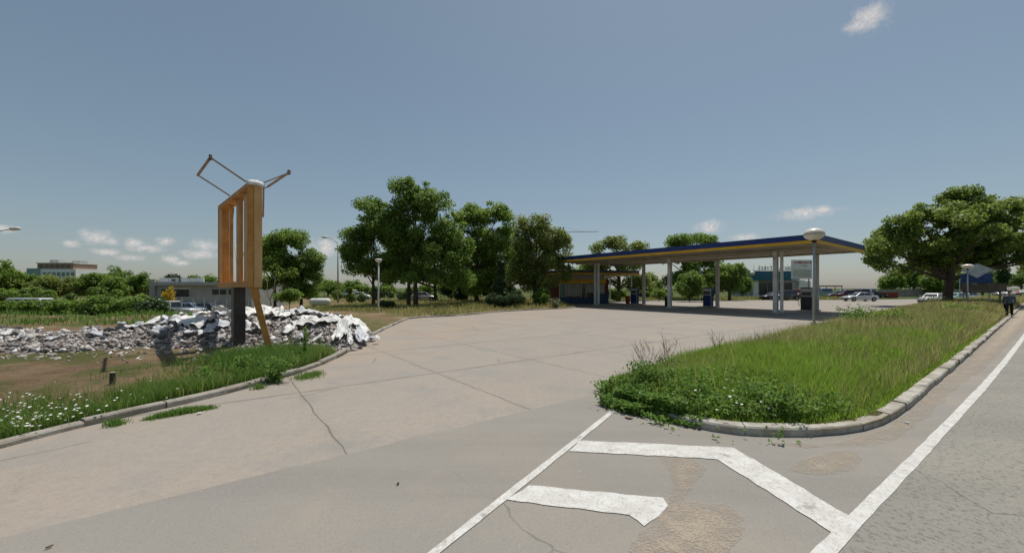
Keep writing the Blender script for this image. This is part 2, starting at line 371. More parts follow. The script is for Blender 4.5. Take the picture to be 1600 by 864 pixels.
def sheet(name, poly, z, m, inner=None, hfun=None, kind='structure', parent=None):
    pts = [Vector(p) for p in poly]; n = len(pts); vs = pts[:]
    if inner is not None: vs += [Vector(p) for p in inner]
    r = delaunay_2d_cdt(vs, [], [list(range(n))], 1, 1e-4)
    co = [(p.x, p.y, (float(hfun(np.array([p.x]), np.array([p.y]))[0]) if hfun else z)) for p in r[0]]
    me = bpy.data.meshes.new(name); me.from_pydata(co, [], [tuple(f) for f in r[2]]); me.update()
    bm = bmesh.new(); bm.from_mesh(me)
    bmesh.ops.recalc_face_normals(bm, faces=bm.faces)
    if sum(f.normal.z for f in bm.faces) < 0: bmesh.ops.reverse_faces(bm, faces=bm.faces)
    bm.to_mesh(me); bm.free()
    o = link(name, me, m, parent)
    if hfun: me.polygons.foreach_set('use_smooth', [True]*len(me.polygons))
    if kind: o['kind'] = kind
    return o
def scatter(poly, n, keep=None):
    xs = [p[0] for p in poly]; ys = [p[1] for p in poly]; X = []; Y = []; tot = 0
    for _ in range(60):
        x = RNG.uniform(min(xs), max(xs), n*2); y = RNG.uniform(min(ys), max(ys), n*2)
        k = inpoly(x, y, poly)
        if keep is not None: k &= RNG.random(len(x)) < keep(x, y)
        X.append(x[k]); Y.append(y[k]); tot += int(k.sum())
        if tot >= n: break
    return np.concatenate(X)[:n], np.concatenate(Y)[:n]
def resample(line, step):
    out = [line[0]]
    for a, b in zip(line[:-1], line[1:]):
        L = math.dist(a, b); k = max(1, round(L/step))
        out += [(a[0]+(b[0]-a[0])*i/k, a[1]+(b[1]-a[1])*i/k) for i in range(1, k+1)]
    return out
def smooth_line(line, it=2):
    for _ in range(it):
        o = [line[0]]
        for a, b in zip(line[:-1], line[1:]):
            o += [(a[0]*.75+b[0]*.25, a[1]*.75+b[1]*.25), (a[0]*.25+b[0]*.75, a[1]*.25+b[1]*.75)]
        line = o+[line[-1]]
    return line

# ------------------------------------------------------------------ camera, light, sky
cam = bpy.data.cameras.new('camera'); camo = bpy.data.objects.new('camera', cam); C.objects.link(camo)
camo.location = (0,0,CH); camo.rotation_euler = (PI/2,0,0)
cam.sensor_width = 36; cam.lens = F/1600*36; cam.shift_y = (HY-432)/1600; cam.clip_end = 6000; cam.clip_start = .1
scene.camera = camo
SH = (-.20,-.32)                                   # where the shadow of a point 1 m up falls
el = math.atan(1/math.hypot(*SH)); az = math.atan2(-SH[0], -SH[1])
sun = bpy.data.lights.new('sun', 'SUN'); sun.energy = 3.4; sun.angle = math.radians(.53); sun.color = (1,.955,.88)
suno = bpy.data.objects.new('sun', sun); C.objects.link(suno)
d = Vector((SH[0], SH[1], -1)).normalized(); suno.rotation_euler = d.to_track_quat('-Z','Y').to_euler(); suno.location = (20,30,60)
world = bpy.data.worlds.new('World'); scene.world = world; world.use_nodes = True
wt = NT(world.node_tree); world.node_tree.nodes.clear()
sky = wt.n('ShaderNodeTexSky', sky_type='NISHITA', sun_disc=False)
sky.sun_elevation = el; sky.sun_rotation = az; sky.altitude = 100; sky.air_density = 1.0; sky.dust_density = 1.0; sky.ozone_density = .8
bg = wt.n('ShaderNodeBackground'); bg.inputs['Strength'].default_value = .093
hs = wt.n('ShaderNodeHueSaturation'); hs.inputs['Saturation'].default_value = .92; hs.inputs['Hue'].default_value = .487
gmn = wt.n('ShaderNodeGamma'); gmn.inputs['Gamma'].default_value = .74; wt.nt.links.new(sky.outputs[0], gmn.inputs['Color']); wt.nt.links.new(gmn.outputs[0], hs.inputs['Color']); wt.nt.links.new(wt.mix(1.0, hs.outputs[0], (.955,1.005,1.04), 'MULTIPLY'), bg.inputs['Color'])
dirv = wt.n('ShaderNodeTexCoord').outputs['Generated']
sx = wt.n('ShaderNodeSeparateXYZ'); wt.set(sx.inputs[0], dirv)
azi = wt.math('ARCTAN2', sx.outputs[0], sx.outputs[1]); ele = wt.math('ARCSINE', sx.outputs[2])
cv = wt.n('ShaderNodeCombineXYZ'); wt.set(cv.inputs[0], azi); wt.set(cv.inputs[1], ele); cv = cv.outputs[0]
CLOUDS = [(150,371,22,9),(112,380,13,5),(172,377,16,5),(210,380,18,6),(230,388,22,5),(258,377,13,6),(166,394,17,4.5),(203,402,17,4),(268,405,14,5),(284,411,12,4),
          (318,384,18,7),(312,397,22,6),(4,357,20,5),(512,386,20,12),(1108,355,17,8),(1165,372,18,5),(1255,333,38,7),(1285,328,14,6),(1358,28,24,14),(1340,40,18,8)]
dist = None
for cx, cy, rx, ry in CLOUDS:
    dx, dz = (cx-800)/F, (HY-cy)/F; L = math.hypot(dx,1); a0 = math.atan2(dx,1); e0 = math.atan2(dz, L)
    sa = rx/F/(1+dx*dx); se = ry/F/L
    q = wt.vmath('MULTIPLY', wt.vmath('SUBTRACT', cv, (a0,e0,0)), (1/sa, 1/se, 0))
    l = wt.vmath('LENGTH', q); dist = l if dist is None else wt.math('SMOOTH_MIN', dist, l, .3)
n1 = wt.noise(cv, 55, 6, .62); n2 = wt.noise(cv, 170, 4, .6)
dd = wt.math('ADD', dist, wt.math('ADD', wt.math('MULTIPLY', wt.math('SUBTRACT', n1, .5), 2.6), wt.math('MULTIPLY', wt.math('SUBTRACT', n2, .5), 1.0)))
dens = wt.math('MULTIPLY', wt.ramp(dd, 1.75, -.15), .85)
ccol = wt.mix(wt.ramp(n2, .3, .65), (.72,.66,.64), (1,.98,.96))
bg2 = wt.n('ShaderNodeBackground'); bg2.inputs['Strength'].default_value = .60; wt.nt.links.new(ccol, bg2.inputs['Color'])
mx = wt.n('ShaderNodeMixShader'); wt.set(mx.inputs[0], dens); wt.nt.links.new(bg.outputs[0], mx.inputs[1]); wt.nt.links.new(bg2.outputs[0], mx.inputs[2])
wo = wt.n('ShaderNodeOutputWorld'); wt.nt.links.new(mx.outputs[0], wo.inputs['Surface'])
vs = scene.view_settings; vs.view_transform = 'Standard'; vs.look = 'None'; vs.gamma = 1; vs.exposure = 0.3; vs.use_curve_mapping = False
cy = scene.cycles; cy.max_bounces = 6; cy.diffuse_bounces = 3; cy.glossy_bounces = 3; cy.transmission_bounces = 3; cy.transparent_max_bounces = 4
cy.use_denoising = True; cy.sample_clamp_indirect = 6

# ------------------------------------------------------------------ ground, pavings, markings
R_ = 2500.0
LKERB = [(-7.9,-6.0),(-7.6,0.0)] + [G(*p) for p in ((0,700),(150,662),(330,622),(400,603),(490,577),(545,551),(590,520),(620,506),(640,498))]
LKERB = smooth_line(LKERB, 1)
BKERB = smooth_line([LKERB[-1], (-5.9,28.3), (-4.0,29.2), G(790,486.3), G(905,481.6), (7.0,46.8)], 1)
def lot_h(x, y):
    dk = polydist(x, y, LKERB+BKERB[1:])
    h = .055+.16*np.clip(dk/3-.1, 0, 1)*(fbm(x,y,.35)-.2)+.07*np.clip(dk/2, 0, 1)*(fbm(x,y,1.7)-.5)
    h += .55*np.exp(-((y-24-(x+18)*.1)/3.2)**2)*np.clip((-x-9)/6, 0, 1)*fbm(x+9,y,.45)       # low spoil bank behind the rubble
    sm = lambda v: np.clip(v,0,1)**2*(3-2*np.clip(v,0,1))
    h -= 1.3*sm((-14-x)/20)*sm((y-25)/11)*sm((74.5-y)/10)*sm((x+94)/14)
    return h
lot_poly = LKERB+BKERB[1:]+[(6.2,62),(4,75),(-95,75),(-95,-6)]
ip = scatter(lot_poly, 5200, lambda x, y: np.clip(3.5/np.maximum(np.hypot(x+6,y-4)/5,1)**1.7, .02, 1))
ip = tuple(np.concatenate(q) for q in zip(ip, scatter(lot_poly, 3000)))
dk = polydist(ip[0], ip[1], LKERB+BKERB); ok = dk > .15
sheet('earth_lot', lot_poly, .1, M_DIRT, list(zip(ip[0][ok], ip[1][ok])), lot_h)
gm = MB()
for x0, x1, y0, y1 in ((-R_,-95,-R_,R_),(-95,R_,75,R_),(-95,R_,-R_,-6)): gm.add([(x0,y0,-.05),(x1,y0,-.05),(x1,y1,-.05),(x0,y1,-.05)], [(0,1,2,3)])
tag(gm.build('ground', M_MEAD), kind='structure')
sheet('ground', LKERB+BKERB[1:]+[(6.2,62),(4,75),(R_,75),(R_,-6)], -.05, M_MEAD)
fore = LKERB+BKERB[1:]+[(6.0,62),(14,63),(24,66),(62,69),ST(118,9)] + [ST(118,1.1), ST(-14,1.1)]
sheet('forecourt_paving', fore, 0.0, M_CONC)
EDGE = [ST(-14,1.75),ST(0,1.16),ST(4.5,.96),ST(7.8,.82),ST(14.9,.55),ST(27.5,.22),ST(50,-.25),ST(80,-.7),ST(120,-1.2),ST(200,-2.2)]
slip = [ST(-14,5.2),ST(5.62,5.2),ST(7.9,5.3),ST(12,1.5),ST(50,1.0),ST(118,.5)]+EDGE[-3::-1]
slip = resample([ST(-14,5.2),ST(5.62,5.2)],.2); slip = [(a+random.gauss(0,.012), b+random.gauss(0,.012)) for a, b in slip]+[ST(7.9,5.3),ST(12,1.5),ST(50,1.0),ST(118,.5)]+EDGE[-3::-1]
sheet('slip_road', slip, .004, M_SLIP)
sheet('road', EDGE+[ST(200,-11),ST(-14,-9)], .008, M_ROAD)
def band(line, w, jit=.006):
    L = []; Rr = []; line = resample(line, .25)
    for i, p in enumerate(line):
        a = Vector(line[max(i-1,0)]); b = Vector(line[min(i+1,len(line)-1)]); d = (b-a).normalized(); nrm = Vector((-d.y,d.x))
        L.append(tuple(Vector(p)+nrm*(w/2+random.uniform(-jit,jit)))); Rr.append(tuple(Vector(p)-nrm*(w/2+random.uniform(-jit,jit))))
    return L+Rr[::-1]
def rough_poly(pts, step=.12, jit=.012):
    r = resample(pts+[pts[0]], step)[:-1]
    return [(x+random.uniform(-jit,jit), y+random.uniform(-jit,jit)) for x, y in r]
edge_line = [EDGE[1],EDGE[2],EDGE[3],EDGE[4],EDGE[5],EDGE[6],EDGE[7]]
sheet('road_marking', band([(EDGE[0][0],EDGE[0][1])]+smooth_line(edge_line,1), .12), .0135, M_PAINT)
sheet('road_marking', band([ST(-3,1.75),ST(-1,2.1),ST(1.37,2.84),ST(5.42,4.3)], .085), .0125, M_PAINT)
sheet('road_marking', rough_poly([G(*p) for p in ((905,689),(1146,700),(1345,818),(1308,838),(1120,718),(888,706))]), .012, M_PAINT)
sheet('road_marking', rough_poly([G(*p) for p in ((826,759),(1037,779),(1046,792),(1008,823),(984,806),(792,782))]), .0115, M_PAINT)
def gsheet(name, poly, z, n):
    x, y = scatter(poly, n); k = polydist(x, y, poly+[poly[0]]) > .03
    o = sheet(name, poly, z, M_GRAV, list(zip(x[k], y[k]))); me = o.data
    co = np.empty(len(me.vertices)*3, np.float32); me.vertices.foreach_get('co', co); co = co.reshape(-1,3)
    at = me.attributes.new('edge', 'FLOAT', 'POINT'); at.data.foreach_set('value', polydist(co[:,0], co[:,1], poly+[poly[0]]).astype(np.float32))
def gpatch(pts, z, jit=.06):
    pl = smooth_line([G(*p) for p in pts]+[G(*pts[0])], 2)[:-1]
    gsheet('gravel_patch', rough_poly(pl, .06, jit*.45), z, 500)
gpatch([(1028,712),(1095,719),(1108,738),(1072,765),(1068,786),(1148,787),(1168,822),(1130,880),(970,880),(1000,832),(1046,790),(1054,750)], .010)
gpatch([(1226,738),(1262,712),(1335,700),(1352,722),(1310,744)], .0096, .05)
gsheet('sand_strip', rough_poly([ST(5.9,2.2),ST(6.7,1.62),ST(8.2,1.30),ST(14,1.2),ST(30,1.1),ST(60,.9),ST(110,.5),ST(110,0.0),ST(60,-.15),ST(30,.35),ST(17,.72),ST(12,.98),ST(9,1.02),ST(7.2,1.15),ST(6.2,1.8)], .3, .05), .0108, 2500)

def kerb(name, line, w, h, m, inside, z0=-.03, blk=1.0):
    """separate kerb stones laid end to end along a line; inside = which side the earth is on"""
    line = resample(line, .1); mb = MB(); i = 0; step = round(blk/.1)
    while i < len(line)-1:
        j = min(i+step, len(line)-1); seg = line[i:j+1]; hh = h+random.uniform(-.025,.012); off = random.uniform(-.022,.022); tilt = random.uniform(-.012,.012)
        A = []; B = []
        for k in sorted(set(range(0, len(seg), max(1, len(seg)//3))) | {len(seg)-1}):
            idx = i+k; a = Vector(line[max(idx-1,0)]); b = Vector(line[min(idx+1,len(line)-1)]); d = (b-a).normalized(); nr = Vector((-d.y,d.x))*inside
            p = Vector(line[idx])+nr*off
            if k == 0: p += d*.006
            if k == len(seg)-1: p -= d*.006
            A.append(p); B.append(p+nr*w)
        if len(A) < 2: break
        vsl = []; fs = []
        for p, q in zip(A, B):
            c = (p-q).normalized()*.02
            vsl += [(p.x,p.y,z0),(p.x,p.y,hh-.025+tilt),(p.x-c.x,p.y-c.y,hh+tilt),(q.x,q.y,hh),(q.x,q.y,z0)]
        for k in range(len(A)-1):
            for e in range(4): fs.append((k*5+e, k*5+e+1, (k+1)*5+e+1, (k+1)*5+e))
        fs.append((4,3,2,1,0)); e = (len(A)-1)*5; fs.append((e,e+1,e+2,e+3,e+4))
        mb.add(vsl, fs); i = j
    return tag(mb.build(name, m), kind='structure')
kerb('kerb', LKERB, .15, .105, M_KERB, 1)
kerb('kerb', BKERB, .16, .11, M_KERB, 1)
ISL_FRONT = [ST(5.66,4.5),ST(5.66,3.4),ST(5.78,2.75),ST(6.15,2.25),ST(6.9,1.72),ST(7.8,1.40),ST(9.1,1.29),ST(11.6,1.28),ST(16.2,1.2),ST(31,1.05),ST(50,.85),ST(80,.6),ST(112,.3)]
ISL_FRONT = smooth_line(ISL_FRONT, 1)
ISL_BACK = [ST(112,7.5),ST(70,8.0),ST(57,7.6),ST(40,6.9),ST(21.6,6.1),ST(12.6,5.8),ST(8.2,5.45),ST(6.2,5.05)]
kerb('kerb', ISL_FRONT, .18, .13, M_KERBW, 1)
ISL = ISL_FRONT+ISL_BACK
def isl_h(x, y):
    dk = np.minimum(polydist(x, y, ISL_FRONT), polydist(x, y, ISL_BACK))
    s, t = toST(x, y)
    return .02+.075*np.clip(polydist(x,y,ISL_BACK)/.4,0,1)+np.clip((dk-.12)/1.6,0,1)*(.16+.16*fbm(x,y,.4)+.08*np.clip((s-18)/20,0,1))
ip = scatter(ISL, 1600, lambda x, y: np.clip((9/np.maximum(np.hypot(x,y),4))**1.3, .05, 1)); ok = np.minimum(polydist(ip[0],ip[1],ISL_FRONT),polydist(ip[0],ip[1],ISL_BACK)) > .15
sheet('grass_verge_soil', ISL, .1, M_DIRT, list(zip(ip[0][ok], ip[1][ok])), isl_h)
print('ground done')
# ------------------------------------------------------------------ grass and flowers
def isl_points(n, s0, s1, margin=0.0):
    poly = [p for p in ISL]
    def keep(x, y):
        s, t = toST(x, y); k = ((s >= s0) & (s < s1)).astype(float)
        if margin: k *= polydist(x, y, ISL_FRONT) > margin
        return k
    x, y = scatter(poly, n*6, keep) if False else (None, None)
    S = RNG.uniform(s0, s1, n*2); T = RNG.uniform(.2, 8.2, n*2); x = .8*S-.6*T; y = .6*S+.8*T
    k = inpoly(x, y, ISL)
    if margin: k &= polydist(x, y, ISL_FRONT) > margin
    x = x[k][:n]; y = y[k][:n]; return x, y
Vs = []; Ls = []; Ts = []; Tn = []; off = 0
def grow(x, y, h, w, lean, tint, zf=isl_h):
    global off
    P = np.stack([x, y, zf(x,y)-.02], 1); V, L, T = blades(P, h, w, lean)
    Vs.append(V); Ls.append(L+off); Ts.append(T); Tn.append(np.repeat(tint, 2)); off += len(V)
def flush(name, m, label, cat):
    global Vs, Ls, Ts, Tn, off
    o = np_mesh(name, np.concatenate(Vs), np.concatenate(Ls), np.concatenate(Ts), m, None, np.concatenate(Tn))
    Vs = []; Ls = []; Ts = []; Tn = []; off = 0
    return tag(o, label, cat, kind='stuff')
def patch_tint(x, y, sc=.7): return np.clip(.55*fbm(x,y,sc)+.45*RNG.random(len(x)), 0, 1)
for n, s0, s1, hh, w in ((52000, 5.6, 11.5, .36, .011), (42000, 11.5, 20, .36, .016), (24000, 20, 34, .38, .028)):
    x, y = isl_points(n, s0, s1, .17)
    hf = .45+.9*fbm(x, y, .8); edge = np.clip(polydist(x,y,ISL_FRONT)/.7, .35, 1)
    grow(x, y, hh*hf*edge*RNG.uniform(.55,1.25,len(x)), w*RNG.uniform(.7,1.4,len(x)), .5, patch_tint(x,y))
flush('grass', M_GRASS, 'fresh green grass filling the front of the kerbed traffic island', 'grass')
for n, s0, s1, hh, w in ((4500, 5.7, 12, .42, .008), (9000, 12, 20, .46, .012), (17000, 20, 36, .50, .022), (26000, 33, 70, .42, .05), (9000, 70, 111, .42, .09)):
    x, y = isl_points(n, s0, s1, .25)
    hf = .5+.8*fbm(x, y, .5)
    grow(x, y, hh*hf*RNG.uniform(.6,1.3,len(x)), w*RNG.uniform(.7,1.4,len(x)), .6, patch_tint(x,y,.5))
flush('dry_grass', M_GRASSY, 'yellowing seeded grass on the island running back to the big tree', 'grass')
# low broad-leaved weeds spilling over the blunt end of the island
S = RNG.uniform(5.35, 8.2, 26000); T = RNG.uniform(1.7, 5.6, 26000); x = .8*S-.6*T; y = .6*S+.8*T
k = (inpoly(x, y, ISL) | (polydist(x, y, ISL_FRONT[:14]) < .22*fbm(x,y,1.6)*1.6)) & (RNG.random(len(x)) < np.clip(1.6-(S-5.5)*.55, .12, 1)) & (fbm(x,y,1.2) > .34)
k &= ~((T < 2.95) & (polydist(x,y,ISL_FRONT) < .24))
x = x[k]; y = y[k]; z = np.where(inpoly(x,y,ISL), isl_h(x,y), .03)+RNG.random(len(x))**1.2*(.10+.34*fbm(x,y,1.1))*np.clip(polydist(x,y,ISL_FRONT)*2.5,.25,1)
kl = np.array([p for p in resample(ISL_FRONT, .03) if 2.75 < toST(*p)[1] < 4.6 and toST(*p)[0] < 7]+[p for p in resample(ISL_BACK[::-1], .03) if toST(*p)[0] < 8.5])
q = kl[RNG.integers(0,len(kl),15000)]+RNG.normal(0,.13,(15000,2)); kk = fbm(q[:,0],q[:,1],1.9) > .36; q = q[kk]; n_ = len(q)
x = np.concatenate([x,q[:,0]]); y = np.concatenate([y,q[:,1]]); z = np.concatenate([z, .02+RNG.random(n_)**.8*(.10+.36*fbm(q[:,0],q[:,1],1.5))*np.where(inpoly(q[:,0],q[:,1],ISL),1,.55)])
Nn = unit(RNG.normal(size=(len(x),3))+np.array([0,0,1.3]))
tag(leaf_mesh('ground_cover', np.stack([x,y,z],1), Nn, .065, M_WEED, tint=patch_tint(x,y,1.4)), 'dark leafy weeds spilling over the blunt end of the traffic island', 'weeds', kind='stuff')

# left verge: grass between the kerb and the bare earth
def verge_pts(n, dmax, dens):
    i = RNG.integers(0, len(KL)-1, n); u = RNG.random(n); a = KA[i]; b = KA[i+1]; p = a+(b-a)*u[:,None]; d = unit(b-a); nr = np.stack([-d[:,1], d[:,0]], 1)
    dd = .18+RNG.random(n)**1.25*dmax; p = p+nr*dd[:,None]
    k = RNG.random(n) < dens(p[:,0], p[:,1], dd); return p[k,0], p[k,1], dd[k]
KL = resample([p for p in LKERB if p[1] < 13.2 and p[1] > 2.0], .15); KA = np.array(KL)
x, y, dd = verge_pts(40000, 2.3, lambda x, y, d: np.clip(1.15-d/1.35+(fbm(x,y,1.1)-.5)*2.6, 0, 1)*np.where(d<.4, .8, 1))
grow(x, y, (.13+.34*fbm(x,y,.8))*RNG.uniform(.5,1.3,len(x)), .012*RNG.uniform(.7,1.4,len(x)), .55, patch_tint(x,y), lot_h)
x, y, dd = verge_pts(8000, 5.5, lambda x, y, d: np.clip((fbm(x,y,.8)-.6)*4, 0, 1)*.5)
grow(x, y, .16*RNG.uniform(.5,1.4,len(x)), .011*RNG.uniform(.7,1.4,len(x)), .6, patch_tint(x,y), lot_h)
# taller tuft at the foot of the advertising frame
x = RNG.normal(-6.45, .72, 9500); y = RNG.normal(10.55, .62, 9500); k = polydist(x,y,LKERB) > .2; k &= inpoly(x,y,lot_poly); x = x[k]; y = y[k]
grow(x, y, (.22+.45*fbm(x,y,.9))*RNG.uniform(.5,1.25,len(x)), .014*RNG.uniform(.7,1.4,len(x)), .5, patch_tint(x,y), lot_h)
flush('grass', M_WEED, 'green grass and weeds along the kerb before the bare earth lot', 'grass')
x, y, dd = verge_pts(9000, 2.4, lambda x, y, d: np.clip(1.2-d/1.8+(fbm(x,y,1.3)-.5)*3, 0, 1))
grow(x, y, (.16+.3*fbm(x,y,.8))*RNG.uniform(.5,1.3,len(x)), .009*RNG.uniform(.7,1.4,len(x)), .7, patch_tint(x,y), lot_h)
flush('dry_grass', M_GRASSY, 'dry straw coloured grass mixed into the kerb side verge', 'grass')
# grass strip escaped into the joint below the left kerb
a, b = G(228,656), G(335,637); u = RNG.random(2600); x = a[0]+(b[0]-a[0])*u+RNG.normal(0,.05,2600); y = a[1]+(b[1]-a[1])*u+RNG.normal(0,.045,2600)
grow(x, y, .10*RNG.uniform(.4,1.4,2600)*np.sin(u*PI)**.4, .010*np.ones(2600), .8, patch_tint(x,y), lambda x, y: 0*x+.01)
for (px, py, n, r) in ((180,664,260,.06),(480,590,500,.13),(492,586,300,.1),(405,607,200,.06)):
    c = G(px,py); x = RNG.normal(c[0], r, n); y = RNG.normal(c[1], r, n); grow(x, y, .13*RNG.uniform(.4,1.3,n), .010*np.ones(n), .7, patch_tint(x,y), lambda x, y: 0*x)
flush('grass', M_WEED, 'grass grown out of the joint at the foot of the kerb', 'grass')
# far lawn under the trees
x, y = scatter([BKERB[0]]+BKERB[1:]+[(6,58),(4,72),(-34,72),(-30,40),(-10,31)], 30000, lambda x, y: np.clip(.25+1.5*(fbm(x,y,.35)-.3), .05, 1))
k = polydist(x,y,BKERB) > .2; x = x[k]; y = y[k]
grow(x, y, (.14+.4*fbm(x,y,.3))*RNG.uniform(.5,1.3,len(x)), .055*RNG.uniform(.7,1.4,len(x)), .5, patch_tint(x,y,.3), lot_h)
flush('dry_grass', M_GRASSY, 'uncut grass under the tree group beyond the forecourt', 'grass')
x, y = scatter([(20,66.6),(64,69.6),(66,82),(20,80)], 9000); z0 = lambda x, y: 0*x-.05
grow(x, y, .55*RNG.uniform(.5,1.3,len(x)), .10*np.ones(len(x)), .5, patch_tint(x,y,.3), z0)
flush('dry_grass', M_GRASSY, 'rough grass strip where the cars stand behind the forecourt', 'grass')
x, y = scatter([(-64,20),(-17,20),(-14,50),(-60,50)], 17000, lambda x, y: np.clip((fbm(x,y,.3)-.42)*5, .02, 1))
grow(x, y, .32*RNG.uniform(.5,1.3,len(x)), .05*np.ones(len(x)), .6, patch_tint(x,y,.3), lot_h)
flush('grass', M_WEED, 'patchy grass over the earth behind the rubble heap', 'grass')

def daisies(name, x, y, z, r, label):
    mb = MB()
    for a, b, c in zip(x, y, z):
        q = r*random.uniform(.7,1.3); ta = Vector((random.uniform(-.4,.4), random.uniform(-.6,.2), 1)).normalized(); R = ta.to_track_quat('Z','Y').to_matrix()
        n = 9; ring = [R @ Vector((math.cos(2*PI*k/n)*q*(1 if k % 2 else .8), math.sin(2*PI*k/n)*q*(1 if k % 2 else .8), 0))+Vector((a,b,c)) for k in range(n)]
        mb.add(ring+[R @ Vector((0,0,q*.35))+Vector((a,b,c)), R @ Vector((0,0,-q*.3))+Vector((a,b,c))], [(k,(k+1)%n,n) for k in range(n)]+[((k+1)%n,k,n+1) for k in range(n)])
    tag(mb.build(name, M_PETAL), label, 'flowers', kind='stuff')
pts = []
for (px, py, sxp, syp, n) in ((60,640,60,14,46),(110,650,45,12,30),(20,655,25,10,16),(265,608,26,10,16),(215,690,30,8,5),(150,676,30,6,10)):
    for _ in range(n*2):
        q = G(random.gauss(px,sxp), min(690, random.gauss(py,syp)), .25)
        if inpoly(np.array([q[0]]), np.array([q[1]]), lot_poly)[0]: pts.append(q)
x = np.array([p[0] for p in pts]); y = np.array([p[1] for p in pts])
daisies('daisy', x, y, lot_h(x,y)+RNG.uniform(.10,.24,len(x)), .019, 'white daisies in the grass above the kerb stones')
pts = []
for (px, py, sxp, syp, n) in ((1082,650,16,10,16),(1105,612,22,12,13),(1180,625,26,16,6),(1030,600,24,14,5),(1215,655,22,6,4),(1380,640,14,6,6),(1150,620,12,8,6)):
    for _ in range(n):
        q = G(random.gauss(px,sxp), random.gauss(py,syp), .4); pts.append(q)
x = np.array([p[0] for p in pts]); y = np.array([p[1] for p in pts]); k = inpoly(x,y,ISL); x = x[k]; y = y[k]
daisies('bindweed_flower', x, y, isl_h(x,y)+RNG.uniform(.16,.34,len(x)), .021, 'white blossoms among the leafy weeds of the traffic island')

# single weeds one can tell apart
def weed(name, label, x, y, h, spread, n, mleaf, ls, zf, stems=7, dry=False, group=None):
    z = float(zf(np.array([x]), np.array([y]))[0]); t = thing(name, label, 'weed', (x,y,z), 0, group); mb = MB(); P = []
    for k in range(stems):
        a = random.uniform(0,2*PI); r = spread*random.uniform(.15,1); hh = h*random.uniform(.6,1)
        pts = [(0,0,-.05),(r*.25*math.cos(a), r*.25*math.sin(a), hh*.4),(r*.6*math.cos(a), r*.6*math.sin(a), hh*.75),(r*math.cos(a), r*math.sin(a), hh)]
        mb.tube(pts, [.005,.004,.003,.002] if dry else [.008,.007,.005,.003], 5)
        for q in range(6 if dry else 0):
            u = random.uniform(.35,1); b = a+random.uniform(-1.6,1.6); p0 = Vector(pts[1]).lerp(Vector(pts[3]), u); p1 = p0+Vector((math.cos(b)*.10,math.sin(b)*.10,.14))*random.uniform(.5,1.2)
            mb.tube([p0,p1],[.0025,.002],4); P.append(p1)
            p2 = p1+Vector((random.uniform(-.06,.06),random.uniform(-.06,.06),.07)); mb.tube([p1,p2],[.002,.0015],4); P.append(p2)
        for q in range(n//stems):
            u = random.uniform(.1,1); p = Vector(pts[0]).lerp(Vector(pts[1]), u*2) if u < .5 else Vector(pts[1]).lerp(Vector(pts[3]), (u-.5)*2)
            P.append(p+Vector((random.gauss(0,1),random.gauss(0,1),random.gauss(0,.6)))*spread*.16)
    mb.build('stem', M_DRY if dry else M_WEED_STEM, t)
    P = np.array([tuple(p) for p in P]); leaf_mesh('dry_leaves' if dry else 'foliage', P, unit(RNG.normal(size=P.shape)+np.array([0,0,.7])), ls, mleaf, t)
    return t
M_WEED_STEM = mat('green_stem', (.10,.14,.05), .8)
def ig(px, py): return G(px, py, .25)
q = ig(1012,588); weed('dry_weed', 'bare branching dead weed leaning out over the blunt end of the island', q[0], q[1], .78, .40, 0, M_DRY, .016, isl_h, 12, True)
q = ig(1042,580); weed('dry_weed', 'tall upright dead weed beside the leaning one on the island end', q[0], q[1], .95, .24, 0, M_DRY, .018, isl_h, 6, True)
q = ig(1122,560); weed('dry_weed', 'lone brown thistle stalk with forked seed heads standing before the pale concrete', q[0], q[1], .62, .22, 0, M_DRY, .03, isl_h, 4, True)
q = ig(1192,548); weed('dry_weed', 'short thin brown stalk between the thistle and the mushroom lamp', q[0], q[1], .45, .15, 0, M_DRY, .02, isl_h, 3, True)
q = ig(1010,603); weed('weed_bush', 'leafy green weed clump at the base of the bare leaning weed on the island end', q[0], q[1], .52, .5, 1500, M_WEED, .055, isl_h, 14)
q = ig(1045,585); weed('weed_bush', 'small leafy weed between the two dead weeds on the island end', q[0], q[1], .48, .3, 700, M_WEED, .05, isl_h, 9)
q = ig(1205,636); weed('weed_bush', 'dark leafy weed with pale dry stalks above the front kerb of the island', q[0], q[1], .46, .45, 1200, M_WEED, .055, isl_h, 12)
q = ig(1095,628); weed('weed_bush', 'dense leafy weed with white blossoms over the blunt kerb end', q[0], q[1], .40, .4, 1000, M_WEED, .055, isl_h, 10)
# tall seeded grass stalks standing over the turf
xs_, ys_ = isl_points(1700, 6.2, 30, .3); kq = RNG.random(len(xs_)) < np.clip(fbm(xs_,ys_,.6)*1.6-.35,0,1); xs_ = xs_[kq]; ys_ = ys_[kq]; grow(xs_, ys_, RNG.uniform(.45,.85,len(xs_)), .007+.0006*np.hypot(xs_,ys_), .35, .6+.4*RNG.random(len(xs_)))
flush('seed_stalk', M_GRASSY, 'tall pale seeded stalks standing above the island grass', 'grass')
q = ig(1342,516); weed('weed_bush', 'broad green weed bush on the back edge of the island right of the mushroom lamp', q[0], q[1], .95, 1.0, 1500, M_WEED, .09, isl_h, 14)
q = ig(1395,512); weed('weed_bush', 'low wide weed bush on the island just behind the broad one', q[0], q[1], .75, 1.1, 1100, M_LEAFL, .10, isl_h, 12)
q = ig(1500,496); weed('weed_bush', 'bright green weed bush among dry grass below the brown board', q[0], q[1], .7, 1.1, 900, M_LEAFL, .11, isl_h, 10)
q = ig(1452,478); weed('weed_bush', 'pale straggling weed in the dry grass just left of the big tree trunk', q[0], q[1], 1.1, 1.3, 900, M_LEAFS, .12, isl_h, 12)
q = G(476,566,.1); weed('tall_weed', 'tallest single weed spire standing before the rubble end', q[0], q[1], 1.05, .14, 420, M_WEED, .06, lot_h, 4)
q = G(375,590,.1); weed('tall_weed', 'bushy green weed at the foot of the black sign post', q[0], q[1], .55, .4, 700, M_WEED, .06, lot_h, 9)
